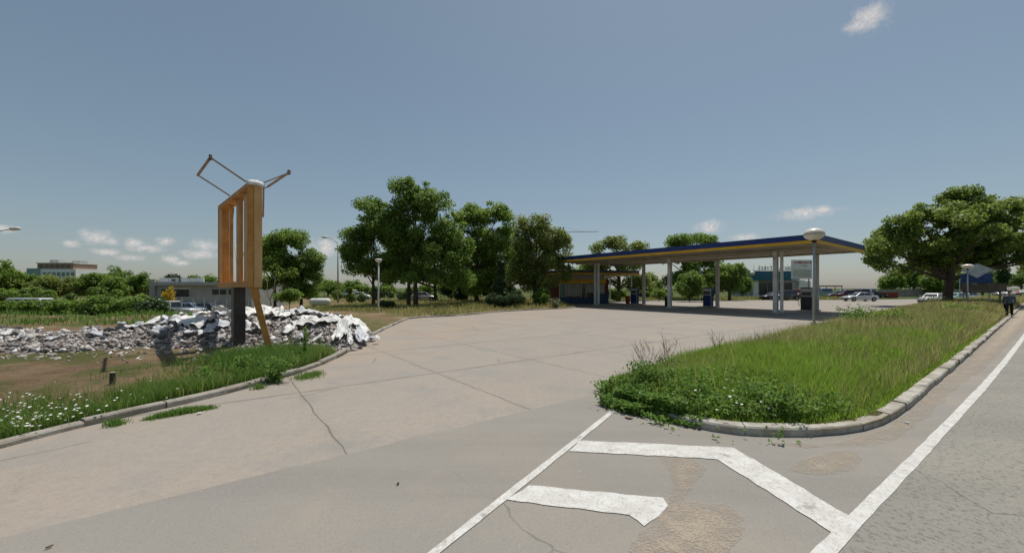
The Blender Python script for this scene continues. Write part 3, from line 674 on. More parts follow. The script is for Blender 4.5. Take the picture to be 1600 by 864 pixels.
q = G(430,590,.1); weed('tall_weed', 'wide green weed below the leaning orange leg', q[0], q[1], .55, .5, 800, M_WEED, .06, lot_h, 9)
q = G(318,596,.1); weed('tall_weed', 'dark low weed in the shadow of the advertising frame', q[0], q[1], .45, .45, 600, M_WEED, .06, lot_h, 8)
q = G(868,481,.1); weed('weed_bush', 'pale silvery plant before the brick wing of the kiosk', q[0], q[1], 1.1, .8, 500, M_LEAFS, .16, lot_h, 9)
print('grass done')

# ------------------------------------------------------------------ trees
def tree(name, label, x, y, h, lobes, n, ls, mleaf, tr=.22, bark=None, group=None, cr=1.1, z0=0.0, trunks=None, cat='tree', clumps=46, seed=0, inner=.25):
    """lobes: ellipsoids (dx,dy,cz,rx,ry,rz) the crown fills with leaf clumps"""
    inl = inpoly(np.array([x]), np.array([y*1.0]), lot_poly)[0]; z0 = float(lot_h(np.array([x]), np.array([y*1.0]))[0]) if inl else -.05
    if inpoly(np.array([x]), np.array([y*1.0]), ISL)[0]: z0 = .2
    lobes = [(a, b, c-z0, d_, e, f) for a, b, c, d_, e, f in lobes]; h = h-z0
    t = thing(name, label, cat, (x,y,z0), 0, group)
    if cat == 'tree': cr *= .78; clumps = int(clumps*1.75); n = int(n*1.3); ls *= .78
    vol = np.array([l[3]*l[4]*l[5] for l in lobes]); pr = vol**.75; pr = pr/pr.sum()
    cc = []
    for i in RNG.choice(len(lobes), clumps, p=pr):
        dx, dy, cz, rx, ry, rz = lobes[i]; d = unit(RNG.normal(size=(1,3)))[0]; r = RNG.uniform(inner**2, 1)**.5
        cc.append(np.array([dx,dy,cz])+d*r*np.maximum(np.array([rx,ry,rz])-cr*.6, .2))
    cc = np.array(cc)
    crs = cr*RNG.uniform(.35,1.35,clumps); wgt = crs**2/np.sum(crs**2)
    ci = RNG.choice(clumps, n, p=wgt); d = unit(RNG.normal(size=(n,3))); rad = crs[ci]*RNG.random(n)**.45
    P = cc[ci]+d*rad[:,None]*np.array([1.1,1.1,.8])
    N = unit(d*.8+RNG.normal(size=(n,3))*.75+np.array([0,0,.45]))
    ctint = RNG.random(clumps); tint = np.clip(.45*ctint[ci]+.55*RNG.random(n), 0, 1)
    P[:,2] = np.maximum(P[:,2], .05)
    leaf_mesh('crown', P, N, ls, mleaf, t, tint, .7)
    mb = MB(); bases = trunks or [(0,0,tr)]
    top = cc[:,2].max()
    for bx, by, r0 in bases:
        w = RNG.normal(0,.10,(4,2)); hh = h*.72
        mb.tube([(bx,by,-.3),(bx+w[0,0]*.3,by+w[0,1]*.3,hh*.12),(bx+w[1,0],by+w[1,1],hh*.4),(bx*.7+w[2,0]*2,by*.7+w[2,1]*2,hh*.7),(bx*.5+w[3,0]*3,by*.5+w[3,1]*3,hh)], [r0*1.35,r0,r0*.8,r0*.5,r0*.2], 8)
    order = RNG.permutation(clumps)[:min(16, clumps)]
    for i in order:
        c = cc[i]; b = bases[int(RNG.integers(len(bases)))]; zb = min(max(h*.2, c[2]*.55), h*.6)
        a = Vector((b[0]*.8, b[1]*.8, zb)); e = Vector(c); m1 = a.lerp(e,.5)+Vector((0,0,.25))
        mb.tube([a, m1, e], [b[2]*.42, b[2]*.26, b[2]*.09], 6)
    mb.build('trunk' if cat == 'tree' else 'stem', bark or M_BARK, t)
    return t
def ptree(name, label, px, Y, ytop, ybot, wpx, n, ls, mleaf, **kw):
    """tree given by the photo column, its distance, crown rows and crown width"""
    x = PX(px,Y); zt = PZ(ytop,Y); zb = max(PZ(ybot,Y), .3); rx = wpx/2/F*Y; cz = (zt+zb)/2; rz = (zt-zb)/2
    lobes = kw.pop('lobes', None)
    if lobes is None:
        lobes = [(0,0,cz-rz*.2,rx,rx*.85,rz*.8),(rx*.1,0,cz+rz*.35,rx*.7,rx*.6,rz*.65),(-rx*.5,0,cz-rz*.1,rx*.5,rx*.5,rz*.55),(rx*.5,.2,cz-rz*.15,rx*.5,rx*.5,rz*.6)]
    return tree(name, label, x, Y, zt, lobes, n, ls, mleaf, **kw)
TG = 'trees beyond the forecourt'
# the big group
def lob(px, Y, items):   # items: (px, py, rx_px, rz_px, depth offset, depth radius factor)
    x0 = PX(px,Y); return [((cx-800)/F*Y-x0, dy, PZ(cy,Y), rx/F*Y, rx/F*Y*df, rz/F*Y) for cx, cy, rx, rz, dy, df in items]
tree('tree', 'leafy tree with a forked trunk behind the square white lantern', PX(583,43), 43, 11.5,
     lob(583,43,[(578,345,42,42,0,.9),(560,375,34,34,0,.9),(615,390,42,40,.5,.9),(548,395,22,30,0,.9),(572,415,40,24,0,.9),(590,325,24,26,0,.9),(628,420,30,22,0,.9),(605,360,30,40,0,.9),(600,410,36,30,0,.9)]), 25000, .30, M_LEAF, tr=.17, group=TG, cr=1.15, clumps=85)
tree('tree', 'tallest tree of the group with ragged pointed top on two trunks', PX(642,42), 42, 13.4,
     lob(642,42,[(640,310,36,34,0,.8),(665,320,45,36,.5,.8),(700,335,30,38,0,.8),(650,360,55,50,1,.8),(690,390,46,50,0,.8),(630,400,40,40,0,.8),(625,293,18,18,0,.8),(712,310,14,20,0,.8),(622,283,7,14,0,.8),(664,284,8,16,0,.8),(690,296,9,16,0,.8),(716,298,7,16,0,.8),(640,284,8,12,0,.8),(665,295,16,18,0,.8),(645,430,50,24,0,.9),(620,345,30,34,0,.8),(715,380,30,50,0,.8),(700,430,40,24,0,.8)]), 33000, .29, M_LEAF, trunks=[(-.35,.4,.2),(.55,-.2,.24)], group=TG, cr=1.15, clumps=110)
tree('tree', 'bright green round tree right of the tallest tree', PX(745,50), 50, 12.8,
     lob(745,50,[(735,350,38,40,0,.8),(765,335,40,26,0,.8),(790,345,34,30,0,.8),(760,390,55,50,1,.8),(720,400,35,50,0,.8),(790,400,40,50,0,.8),(745,440,52,24,0,.9),(800,430,36,26,0,.8)]), 28000, .34, M_LEAFL, tr=.28, group=TG, cr=1.3, clumps=95)
tree('tree', 'olive flowering tree nearest to the kiosk with pale blossom tufts', PX(836,46), 46, 10.6,
     lob(836,46,[(835,350,30,24,0,.8),(860,370,32,26,0,.8),(815,365,26,30,0,.8),(875,395,24,30,0,.8),(840,400,45,40,0,.8),(880,425,18,26,0,.8),(815,420,30,34,0,.8),(840,440,34,18,0,.8)]), 20000, .30, M_LEAFO, tr=.24, group=TG, cr=1.1, clumps=85, inner=.5)
tree('tree', 'dark tree filling the gap behind the round tree and the olive one', PX(790,58), 58, 11,
     lob(790,58,[(790,390,50,48,0,.7),(740,420,50,34,0,.7),(830,420,40,40,0,.7)]), 11000, .42, M_LEAFD, tr=.26, group=TG, cr=1.5, clumps=50)
tree('tree', 'broad shady tree behind the two trunks of the tallest one', PX(680,60), 60, 10,
     lob(680,60,[(640,410,50,36,0,.7),(690,400,55,45,0,.7),(610,425,40,24,0,.7)]), 11000, .42, M_LEAF, tr=.26, group=TG, cr=1.5, clumps=50)
ptree('arborvitae', 'slim dark conical evergreen before the olive tree', 783, 41, 392, 482, 34, 6500, .22, M_LEAFD, cr=.5, clumps=60, tr=.08,
      lobes=[(0,0,1.0,1.15,1.1,1.2),(0,0,2.5,.9,.9,1.3),(0,0,4.1,.55,.55,1.3),(0,0,5.3,.25,.25,.8)])
for lb, px, Y, yt, w, m in (('round clipped dark shrub left of the slim evergreen', 772, 39.5, 456, 26, M_LEAFD), ('widest dark clipped shrub at the foot of the slim evergreen', 803, 39.2, 457, 36, M_LEAFD), ('dark upright shrub in front of the brick wing', 846, 43, 448, 30, M_LEAF)):
    ptree('shrub', lb, px, Y, yt, 484, w, 3600, .17, m, cr=.42, clumps=46, tr=.05, cat='shrub', inner=.6)
ptree('shrub', 'dark shaded low bush under the forked tree', 606, 40, 473, 484, 26, 1500, .2, M_LEAFD, cr=.4, clumps=20, tr=.04, cat='shrub')
ptree('shrub', 'light green sapling bush left of the dark tree row behind the rubble', 452, 50, 452, 476, 44, 2600, .25, M_LEAFL, cr=.7, clumps=26, tr=.05, cat='shrub')
# clump left of the group
tree('tree', 'light green tree directly right of the advertising frame', PX(430,56), 56, 10.2,
     lob(430,56,[(425,385,28,28,0,.8),(445,375,26,22,0,.8),(410,400,22,30,0,.8),(440,415,34,34,0,.8),(420,445,24,20,0,.8)]), 14000, .36, M_LEAFL, tr=.2, group=TG, cr=1.2, clumps=60)
tree('tree', 'dark tree with a narrow top next to the light green one', PX(470,58), 58, 10,
     lob(470,58,[(468,375,18,24,0,.8),(480,405,26,34,0,.8),(462,430,34,36,0,.8),(490,430,18,26,0,.8),(470,455,30,16,0,.8)]), 13000, .36, M_LEAF, tr=.22, group=TG, cr=1.25, clumps=55)
# thin bare sapling with two pale stems
t = thing('sapling', 'thin pale forked sapling with almost no leaves behind the rubble', 'tree', (PX(423,30),30,.1)); mb = MB()
mb.tube([(0,0,-.2),(0,0,.9),(-.05,0,1.2)],[.07,.055,.05],7); mb.tube([(-.05,0,1.1),(-.28,0,1.7),(-.33,.1,2.6),(-.42,.1,3.2)],[.045,.035,.025,.012],6); mb.tube([(-.03,0,1.15),(.22,.1,1.9),(.28,.1,2.9),(.36,.2,3.6)],[.045,.035,.025,.012],6)
mb.tube([(.28,.1,2.4),(.55,.2,3.0)],[.02,.008],5); mb.tube([(-.3,.1,2.3),(-.6,.2,2.9)],[.02,.008],5); mb.build('trunk', M_BARKP, t)
P = np.array([(-.4,.1,3.2),(.36,.2,3.6),(.55,.2,3.0),(-.6,.2,2.9)])[RNG.integers(0,4,160)]+RNG.normal(0,.22,(160,3)); leaf_mesh('crown', P, unit(RNG.normal(size=(160,3))), .14, M_LEAFL, t)
# trees behind the canopy
tree('tree', 'flowering tree rising over the left part of the blue canopy', PX(966,64), 64, 11.2,
     lob(966,64,[(962,378,22,17,0,.8),(990,384,20,14,0,.8),(940,388,20,12,0,.8),(965,415,46,32,0,.8),(995,440,30,20,0,.8),(930,425,26,26,0,.8)]), 13000, .38, M_LEAFO, tr=.32, group=TG, cr=1.25, clumps=55)
tree('tree', 'leafy tree with feathery top showing over the middle of the blue canopy', PX(1075,70), 70, 11.6,
     lob(1075,70,[(1060,378,26,14,0,.8),(1095,375,28,12,0,.8),(1118,384,16,12,0,.8),(1075,410,46,32,0,.8),(1060,440,34,24,0,.8)]), 14000, .42, M_LEAF, tr=.3, group=TG, cr=1.35, clumps=60)
tree('tree', 'dark round tree seen below the canopy left of the teal building', PX(1140,66), 66, 7.6,
     lob(1140,66,[(1140,425,30,24,0,.8),(1115,440,26,24,0,.8),(1148,445,14,20,0,.8)]), 8000, .36, M_LEAF, tr=.24, group=TG, cr=1.1, clumps=45)
ptree('shrub', 'big green bush under the canopy between the two nearest column pairs', 1078, 60, 424, 474, 50, 6500, .32, M_LEAF, cr=.9, clumps=50, tr=.08, cat='shrub')
ptree('shrub', 'yellowish tall weed bush right of the orange bin', 1030, 61, 450, 474, 26, 1500, .24, M_LEAFL, cr=.5, clumps=22, tr=.05, cat='shrub')
ptree('shrub', 'yellowish low bush left of the orange bin', 958, 60, 456, 473, 22, 1200, .24, M_LEAFL, cr=.5, clumps=20, tr=.05, cat='shrub')
# the big tree on the island
tree('tree', 'big spreading tree standing alone on the island before the road', PX(1481,45), 45, 12.0,
     lob(1481,45,[(1490,330,60,34,0,.8),(1540,340,55,36,0,.8),(1590,345,50,36,0,.8),(1640,360,40,40,0,.8),(1435,345,48,36,0,.8),(1395,365,36,34,0,.8),(1375,395,32,30,0,.8),(1440,395,50,34,0,.8),(1500,385,60,40,1,.8),(1560,395,55,32,0,.8),(1615,405,40,24,0,.8),(1365,412,22,16,0,.8),(1500,305,36,16,0,.8),(1560,305,20,14,0,.8),(1470,350,40,40,-4,.5),(1460,405,46,30,2,.8),(1520,405,50,30,2,.8),(1420,375,44,34,2,.8),(1580,375,50,36,2,.8),(1540,370,40,40,-4,.5)]),
     56000, .36, M_LEAFB, tr=.42, cr=1.1, clumps=230, inner=.35)
# distant rows
BG = [('far pale green tree with low crown behind the silver sedan', 1395, 105, 416, 462, 40, M_LEAFL), ('far grey green tree between the sedan and the big trunk', 1428, 112, 408, 462, 36, M_LEAF),
      ('yellow green young tree directly behind the big trunk', 1462, 92, 412, 462, 44, M_LEAFL), ('small leafy tree right of the big trunk behind the lamps', 1497, 100, 420, 462, 40, M_LEAFL),
      ('far round tree behind the blue and white sign', 1535, 120, 410, 456, 36, M_LEAF), ('narrow dark poplar beyond the brown board', 1567, 128, 404, 455, 22, M_LEAFD), ('hazy broad tree at the far end of the road', 1596, 150, 420, 452, 46, M_LEAF),
      ('tree at the photo edge beyond the road bend', 1640, 150, 414, 454, 50, M_LEAF)]
for lb, px, Y, yt, yb, w, m in BG:
    ptree('tree', lb, px, Y, yt, yb, w, 4200, .55, m, cr=1.6, clumps=34, tr=.25, group='trees far behind the island')
LB = [('tall tree cut by the photo edge above the hedge', 2, 62, 404, 470, 52, M_LEAFL), ('bushy dark tree second from the photo edge over the hedge', 42, 64, 428, 472, 44, M_LEAF), ('mottled bush tree left of the greenish office block base', 74, 60, 425, 474, 42, M_LEAFO),
      ('reddish brown leaved bush tree in the middle of the hedge row', 112, 62, 430, 474, 40, M_LEAFO), ('yellow green bush tree with a rounded top over the hedge', 143, 63, 422, 474, 46, M_LEAFL), ('highest dark tree of the hedge row', 180, 66, 415, 474, 56, M_LEAF),
      ('bright bush tree standing before the highest dark one', 176, 58, 430, 474, 34, M_LEAFL), ('dark tree ending the hedge row beside the grey building', 214, 64, 422, 474, 46, M_LEAF)]
for lb, px, Y, yt, yb, w, m in LB:
    w *= 1.3; yb += 4
    zb_ = float(lot_h(np.array([PX(px,Y)]), np.array([Y*1.0]))[0]); ptree('tree', lb, px, Y, yt, yb, w, 7000, .36, m, cr=.95, clumps=48, tr=.15, group='trees of the hedge row')
for i, (lb, px, Y, yt, w, m) in enumerate([('low bramble hedge bush at the photo edge before the white van roof', 8, 37, 470, 40, M_LEAF), ('hedge bush directly before the white van', 55, 37, 471, 62, M_LEAF), ('light hedge bush right of the white van', 108, 37, 468, 60, M_LEAFL),
        ('dark bramble bush in the middle of the low hedge', 155, 37, 462, 58, M_LEAF), ('bramble bush towards the grey building end of the low hedge', 200, 37, 464, 56, M_LEAF), ('last low bush before the white pickup', 240, 37, 469, 40, M_LEAFD)]):
    ptree('shrub', lb, px, Y, yt, 485, w, 4200, .24, m, cr=.6, clumps=46, tr=.05, cat='shrub', group='low hedge bushes', lobes=[(0,0,-.45,w/1.7/F*Y,1.3,.85),(0,0,.3,w/1.9/F*Y,1.2,.8),(0,.3,PZ(yt,Y)-.5,w/2.4/F*Y,1,.5)])
for lb, px, Y, yt, yb, w, m in [('rounded far tree left above the grey building roof', 268, 95, 427, 450, 26, M_LEAFD), ('pair of low far treetops right above the grey building', 302, 95, 431, 450, 20, M_LEAF), ('wide far tree above the grey building near the frame', 325, 95, 428, 455, 34, M_LEAF),
        ('far green tree under the street light arm', 512, 95, 434, 464, 60, M_LEAFL), ('far tree right of the street light pole', 550, 100, 436, 464, 54, M_LEAF), ('far pale bush tree behind the square lantern', 600, 90, 444, 466, 44, M_LEAFL), ('far tree in the gap between the trunks', 700, 95, 434, 468, 60, M_LEAFL), ('far tree beyond the round tree trunk', 765, 95, 430, 468, 70, M_LEAF),
        ('far tree behind the kiosk roof', 915, 85, 400, 470, 60, M_LEAF), ('far tree behind the pump nearest the kiosk', 1010, 88, 425, 470, 60, M_LEAF), ('far dark tree between the bush and the teal building', 1115, 88, 412, 468, 56, M_LEAFD), ('far tree peeping out under the canopy edge', 1160, 84, 424, 468, 30, M_LEAFL)]:
    ptree('tree', lb, px, Y, yt, yb, w, 3800, .5, m, cr=1.4, clumps=32, tr=.2, group='distant treetops')
def hedge(label, p0, p1, Y, ytop, n, ls, m):
    x0, x1 = PX(p0,Y), PX(p1,Y); g0 = float(lot_h(np.array([(x0+x1)/2]), np.array([Y*1.0]))[0]) if (x0+x1)/2 < 0 else 0.0; t = thing('hedge', label, 'hedge', ((x0+x1)/2,Y,g0)); L = x1-x0; k = int(L/.8); h = PZ(ytop,Y)-g0
    cx = RNG.uniform(-L/2,L/2,k); cz = RNG.uniform(.3,1,k)*h*.85; cyy = RNG.uniform(-.7,.7,k); r = RNG.uniform(.5,.95,k); ci = RNG.integers(0,k,n); d = unit(RNG.normal(size=(n,3)))
    P = np.stack([cx[ci],cyy[ci],cz[ci]],1)+d*(r[ci]*RNG.random(n)**.4)[:,None]; P[:,2] = np.maximum(P[:,2],.05)
    leaf_mesh('foliage', P, unit(d+RNG.normal(size=(n,3))*.7+np.array([0,0,.4])), ls, m, t, np.clip(.5*RNG.random(k)[ci]+.5*RNG.random(n),0,1))
    for i in range(6): x = -L/2+L*(i+.5)/6; MB().tube([(x,0,-.3),(x,0,h*.7)],[.06,.02],5).build('stem', M_BARK, t)
hedge('uneven hedge behind the mesh fence under the tree group', 488, 720, 66, 447, 13000, .34, M_LEAF)
hedge('thick wild hedge below the hedge row trees at the far left', -30, 236, 56, 449, 15000, .3, M_LEAF)
hedge('dark hedge behind the round tree and the olive tree', 690, 875, 60, 441, 12000, .32, M_LEAFD)
hedge('overgrown green hedge behind the kiosk and the pumps', 925, 1060, 74, 446, 9000, .36, M_LEAFL)
q = (PX(264,52), 52); tree('young_tree', 'small yellow leaved tree before the grey building', q[0], q[1], 2.4, [(0,0,.9,.75,.75,1.2),(.3,0,1.7,.5,.5,.7)], 1100, .2, M_LEAFY, tr=.05, cr=.5, clumps=22)
print('trees done')
# ------------------------------------------------------------------ filling station canopy
FD = Vector((-.577,.817,0)); SD = Vector((.8,.6,0)); FD = Vector((-.6,.8,0))   # along the front edge, across
N0 = Vector((20.8,26.6,0)); LEN, DEP, ZS = 26.0, 12.3, 5.2
def cp(a, b, z=0.0): return N0+FD*a+SD*b+Vector((0,0,z))
can = thing('petrol_station_canopy', 'long flat canopy with blue and yellow edge on pale columns', 'canopy', tuple(cp(LEN/2,DEP/2)))
inv = -Vector(can.location)
def lbox(mb, a0, a1, b0, b1, z0, z1):      # box in canopy axes, local to the canopy
    P = [cp(a,b,z)+inv for z in (z0,z1) for b in (b0,b1) for a in (a0,a1)]
    mb.add(P, [(0,2,3,1),(4,5,7,6),(0,1,5,4),(2,6,7,3),(0,4,6,2),(1,3,7,5)])
mb = MB(); lbox(mb, .12, LEN-.12, .12, DEP-.12, ZS+.02, ZS+.12)
mb.build('soffit', M_SOFF, can)
mb = MB()
for k in range(1, 26): lbox(mb, k-.02, k+.02, .15, DEP-.15, ZS-.02, ZS+.018)
for b in (3.5, 10.2): lbox(mb, .2, LEN-.2, b-.14, b+.14, ZS-.14, ZS-.022)
mb.build('soffit_batten', M_SOFF, can)
mb = MB(); lbox(mb, .1, LEN-.1, .1, DEP-.1, ZS+.13, ZS+.52); mb.build('roof_deck', M_ROOFG, can)
for nm, m, z0, z1, o in (('blue_fascia', M_BLUE, ZS+.205, ZS+.60, .03), ('yellow_fascia', M_YEL, ZS-.01, ZS+.20, 0.0)):
    mb = MB()
    lbox(mb, -o, LEN+o, -o, .09, z0, z1); lbox(mb, -o, LEN+o, DEP-.09, DEP+o, z0, z1)
    lbox(mb, -o, .09, .092, DEP-.092, z0, z1); lbox(mb, LEN-.09, LEN+o, .092, DEP-.092, z0, z1)
    mb.build(nm, m, can)
def hcol(a, b, w=.44):
    mb = MB()
    lbox(mb, a-w/2, a+w/2, b-.17, b-.11, .16, ZS-.143); lbox(mb, a-w/2, a+w/2, b+.11, b+.17, .16, ZS-.143); lbox(mb, a-.03, a+.03, b-.108, b+.108, .16, ZS-.143)
    lbox(mb, a-w/2-.08, a+w/2+.08, b-.26, b+.26, .135, .158)
    lbox(mb, a-w/2+.02, a+w/2-.02, b-.115, b-.02, 2.0, 2.25)
    return mb.build('column', M_STEELW, can)
COLS = [(3.7,3.5),(13.0,3.5),(22.6,3.5),(2.8,10.2),(11.5,10.2),(20.6,10.2)]
for a, b in COLS: hcol(a, b, .28 if b > 5 else .30)
for a, b in (COLS[0], COLS[2]):                       # second stanchion of each front pair
    mb = MB(); lbox(mb, a-.52, a-.34, b-.10, b+.10, .16, ZS-.143); mb.build('stanchion', M_STEELW, can)
for a, b in ((3.7,3.5),(13.0,3.5),(22.6,3.5)):
    mb = MB(); q = cp(a,b-.18,4.45)+inv; mb.bar(q, q-SD*.8+Vector((0,0,.32)), .06); mb.build('floodlight_bracket', M_GALV, can)
ISLN = ['concrete pump island under the near end of the canopy', 'concrete pump island under the middle of the canopy', 'concrete pump island under the far end of the canopy']
for i, (a, l) in enumerate(zip((3.3,12.3,21.6), ISLN)):
    t = thing('pump_island', l, 'pump island', tuple(cp(a,6.9)), math.atan2(.6,.8), 'pump islands')
    mb = MB(); w = 4.9; pl = [(x*(w-.55)+.55*math.cos(u), .55*math.sin(u)) for x, us in ((1,(-PI/2,-PI/4,0,PI/4,PI/2)),(-1,(PI/2,3*PI/4,PI,5*PI/4,3*PI/2))) for u in us]
    mb.prism(pl, -.02, .13); mb.build('kerbed_slab', M_KERB, t)
    mb = MB(); mb.prism([(x*.93, y*.82) for x, y in pl], .131, .136); mb.build('top_surface', M_GREYW, t)
PM = [('blue fuel pump with pale side below the near end of the canopy', 3.2, 9.3, M_BLACK), ('blue fuel pump standing under the middle of the canopy', 12.15, 9.5, M_BLUE), ('blue fuel pump beside the orange bin', 21.5, 9.6, M_BLUE)]
PM[0] = ('black fuel pump next to the column behind the mushroom lamp', 3.2, 9.2, M_BLACK)
for l, a, b, m in PM:
    q = cp(a,b,.136); t = thing('fuel_pump', l, 'fuel pump', tuple(q), math.atan2(.6,.8), 'fuel pumps')
    mb = MB(); mb.box((0,0,.95),(.50,.86,1.90)); mb.build('body', M_STEELW, t, bevel=.03)
    for s in (-1,1):
        mb = MB(); mb.box((s*.26,0,.62),(.02,.80,1.16)); mb.build('lower_panel', m, t)
        mb = MB(); mb.box((s*.262,0,1.45),(.02,.70,.34)); mb.build('display', M_DARKG, t)
        mb = MB(); mb.tube([(s*.2,.46,1.3),(s*.34,.56,1.1),(s*.34,.58,.5),(s*.28,.52,.35),(s*.22,.46,.8)], .02, 6); mb.build('hose', M_TYRE, t)
        mb = MB(); mb.bar((s*.2,.445,1.25),(s*.26,.50,1.42),.05,.07); mb.build('nozzle', M_TRIM, t)
        mb = MB(); mb.box((0,s*.437,.95),(.46,.015,1.82)); mb.build('end_panel', m, t)
    mb = MB(); mb.box((0,0,1.96),(.56,.92,.10)); mb.build('top_cap', m, t, bevel=.02)
q = cp(21.0,11.4,.0); t = thing('litter_bin', 'orange brown open litter bin by the farthest fuel pump', 'bin', (PX(981,51.5),51.5,0)); mb = MB()
mb.lathe([(.26,0),(.34,.98),(.38,1.0),(.38,1.06),(.33,1.06),(.31,.9)], n=16); mb.build('body', M_ORANGE, t, True)
mb = MB(); mb.lathe([(.29,.9),(.3,.91)], n=16); mb.build('liner', M_BLACK, t)
t = thing('pump_stump', 'low dark stripped pump cabinet beside the middle front columns', 'pump cabinet', (PX(1044,45.5),45.5,.0), .64); mb = MB()
mb.box((0,0,.55),(.5,.6,1.1)); mb.build('body', M_BLACK, t, bevel=.02); mb = MB(); mb.box((0,0,1.13),(.62,.72,.05)); mb.build('lid', M_GALV, t)

# ------------------------------------------------------------------ kiosk with its own lower roof
A = Vector((6.2,51.0,0)); kd = Vector((.97,.24,0)); kn = Vector((-.24,.97,0)); ka = math.atan2(kd.y,kd.x)
k = thing('petrol_station_kiosk', 'small glazed station kiosk with blue base, yellow band and brick wing under a flat roof', 'kiosk', tuple(A), ka)
W = 6.6
def kb(name, m, x0, x1, y0, y1, z0, z1, par=k): 
    mb = MB(); mb.box(((x0+x1)/2,(y0+y1)/2,(z0+z1)/2),(x1-x0,y1-y0,z1-z0)); return mb.build(name, m, par)
kb('wall', M_GREYW, .05, W-.05, .14, 5.0, 0, 3.3)
kb('blue_base', M_BLUEP, 0, W, 0, .13, 0, .85); kb('yellow_band', M_YEL, 0, W, -.02, .13, 2.72, 3.28)
kb('brick_wing', M_BRICK, -1.9, -.02, .1, 4.4, 0, 3.3); kb('brick_pier', M_BRICK, W+.02, W+.5, .1, 3.2, 0, 3.3)
xs = [0,.85,2.0,3.1,3.75,4.9,5.75,W]
for i in range(7):
    kb('mullion', M_WHITE, xs[i]-.03, xs[i]+.04, .02, .12, .852, 2.718)
    if i == 3: 
        dr = kb('door', M_DARKG, xs[i]+.05, xs[i+1]-.04, .06, .12, .87, 2.70); kb('handle', M_GALV, xs[i]+.1, xs[i]+.14, .03, .058, 1.5, 1.9, dr)
    else:
        w = kb('window', M_BLGL if i in (0,5) else M_DARKG, xs[i]+.05, xs[i+1]-.04, .08, .12, .87, 2.70)
        if i not in (0,): kb('curtain', M_CURT, xs[i]+.10, xs[i+1]-.10, .065, .078, 1.0 if i != 4 else 1.5, 2.62, w)
kb('counter_box', M_BLUEP, W-1.5, W-.1, -.75, -.03, 0, 1.35)
kb('roof_slab', M_SOFF, -.6, 10.6, -1.6, 5.4, 3.78, 3.86); kb('roof_blue_fascia', mat('dark_slate_panel',(.10,.12,.15),.6), -.66, 10.66, -1.66, 5.46, 4.06, 4.42); kb('roof_yellow_fascia', M_YEL, -.63, 10.63, -1.63, 5.43, 3.862, 4.057)
kb('ceiling_slab', M_GREYW, .05, W-.05, .2, 4.9, 3.302, 3.775)
for x, y in ((9.8,-1.1),(9.8,4.8),(7.6,4.8)): kb('roof_post', M_GALV, x-.07, x+.07, y-.07, y+.07, 0, 3.778)

# ------------------------------------------------------------------ lamps
def globe_lamp(name, label, x, y, h, R, post=.05, z0=0.0, group=None, flat=.60):
    t = thing(name, label, 'street lamp', (x,y,z0), 0, group)
    mb = MB(); mb.tube([(0,0,-.2),(0,0,h*.5),(0,0,h)], [post*1.25,post*1.1,post], 10); mb.lathe([(post*2,-.05),(post*2,.5),(post*1.2,.56)], n=10); mb.build('post', M_GALV, t, True)
    mb = MB(); mb.lathe([(post*.9,0),(post*2.2,.06),(post*2,.16)], (0,0,h), 12); mb.build('socket', M_TRIM, t)
    f = flat; H = R*f
    mb = MB(); mb.lathe([(R*.30,0)]+[(R*math.cos(u), H*(math.sin(u)*.8+.8)) for u in np.linspace(-1.15,-.12,8)]+[(R*1.0,H*.8)], (0,0,h+.13), 28); mb.build('lower_bowl', M_GLOBE, t, True)
    mb = MB(); mb.lathe([(R*1.03,H*.80),(R*1.03,H*.88)], (0,0,h+.13), 28); mb.build('rim', M_GLOBEB, t, True)
    mb = MB(); mb.lathe([(R*math.cos(u), H*(math.sin(u)*.9+.88)) for u in np.linspace(.02,1.5,9)], (0,0,h+.13), 28); mb.build('cover', M_GLOBE, t, True)
    return t
globe_lamp('street_lamp', 'tall lamp with a big cream mushroom head rising from the traffic island grass', 13.85, 17.9, 4.16, .40, flat=.78)
globe_lamp('street_lamp', 'small white globe lamp beside the teal building', PX(1175,82), 82, 4.6, .33*1.6, .05, 0, None, .95)
globe_lamp('street_lamp', 'globe lamp whose cream head covers the corner of the blue and white sign', PX(1512,36), 36, 3.75, .40, .045)
globe_lamp('street_lamp', 'farther white globe lamp showing between the big trunk and the cream one', PX(1499.5,58), 58, 4.3, .42, .05)
t = thing('lantern_lamp', 'slim post lamp with a flat white tapered lantern before the forked tree', 'street lamp', (PX(591.5,31.5),31.5,0))
mb = MB(); mb.tube([(0,0,-.2),(0,0,2),(0,0,4.15)],[.075,.06,.05],10); mb.build('post', M_WHITE, t, True)
mb = MB(); mb.lathe([(.14,0),(.20,.03),(.28,.20)], (0,0,4.15), 4); mb.build('lantern', M_GLOBE, t); mb = MB(); mb.lathe([(.30,.0),(.31,.05),(.22,.09)], (0,0,4.36), 4); mb.build('cap', M_WHITE, t)
def arm_lamp(label, px, Y, py, basepx, h2):
    x0 = PX(basepx,Y); xh = PX(px,Y); zh = PZ(py,Y); t = thing('street_light', label, 'street light', (x0,Y,0)); s = 1 if xh > x0 else -1; L = abs(xh-x0)
    mb = MB(); mb.tube([(0,0,-.2),(0,0,zh*.5),(0,0,zh-h2)],[.13,.10,.08],10); mb.build('pole', M_GALV, t, True)
    mb = MB(); mb.tube([(0,0,zh-h2-.02),(s*L*.3,0,zh-h2*.45),(s*(L-.3),0,zh-.03)],[.06,.05,.04],8); mb.build('arm', M_GALV, t, True)
    e = s*(L-.3); mb = MB(); mb.tube([(e,0,zh-.03),(e+s*.25,0,zh+.02),(e+s*.75,0,zh+.04),(e+s*1.0,0,zh+.02)],[.07,.17,.15,.05],10); mb.build('lamp_head', M_WHITE, t, True)
arm_lamp('street light at the photo edge with a white head on a long arm', 20, 34, 358, -42, .8)
arm_lamp('distant street light with slanting arm left of the forked tree', 509, 60, 371, 528, 1.0)

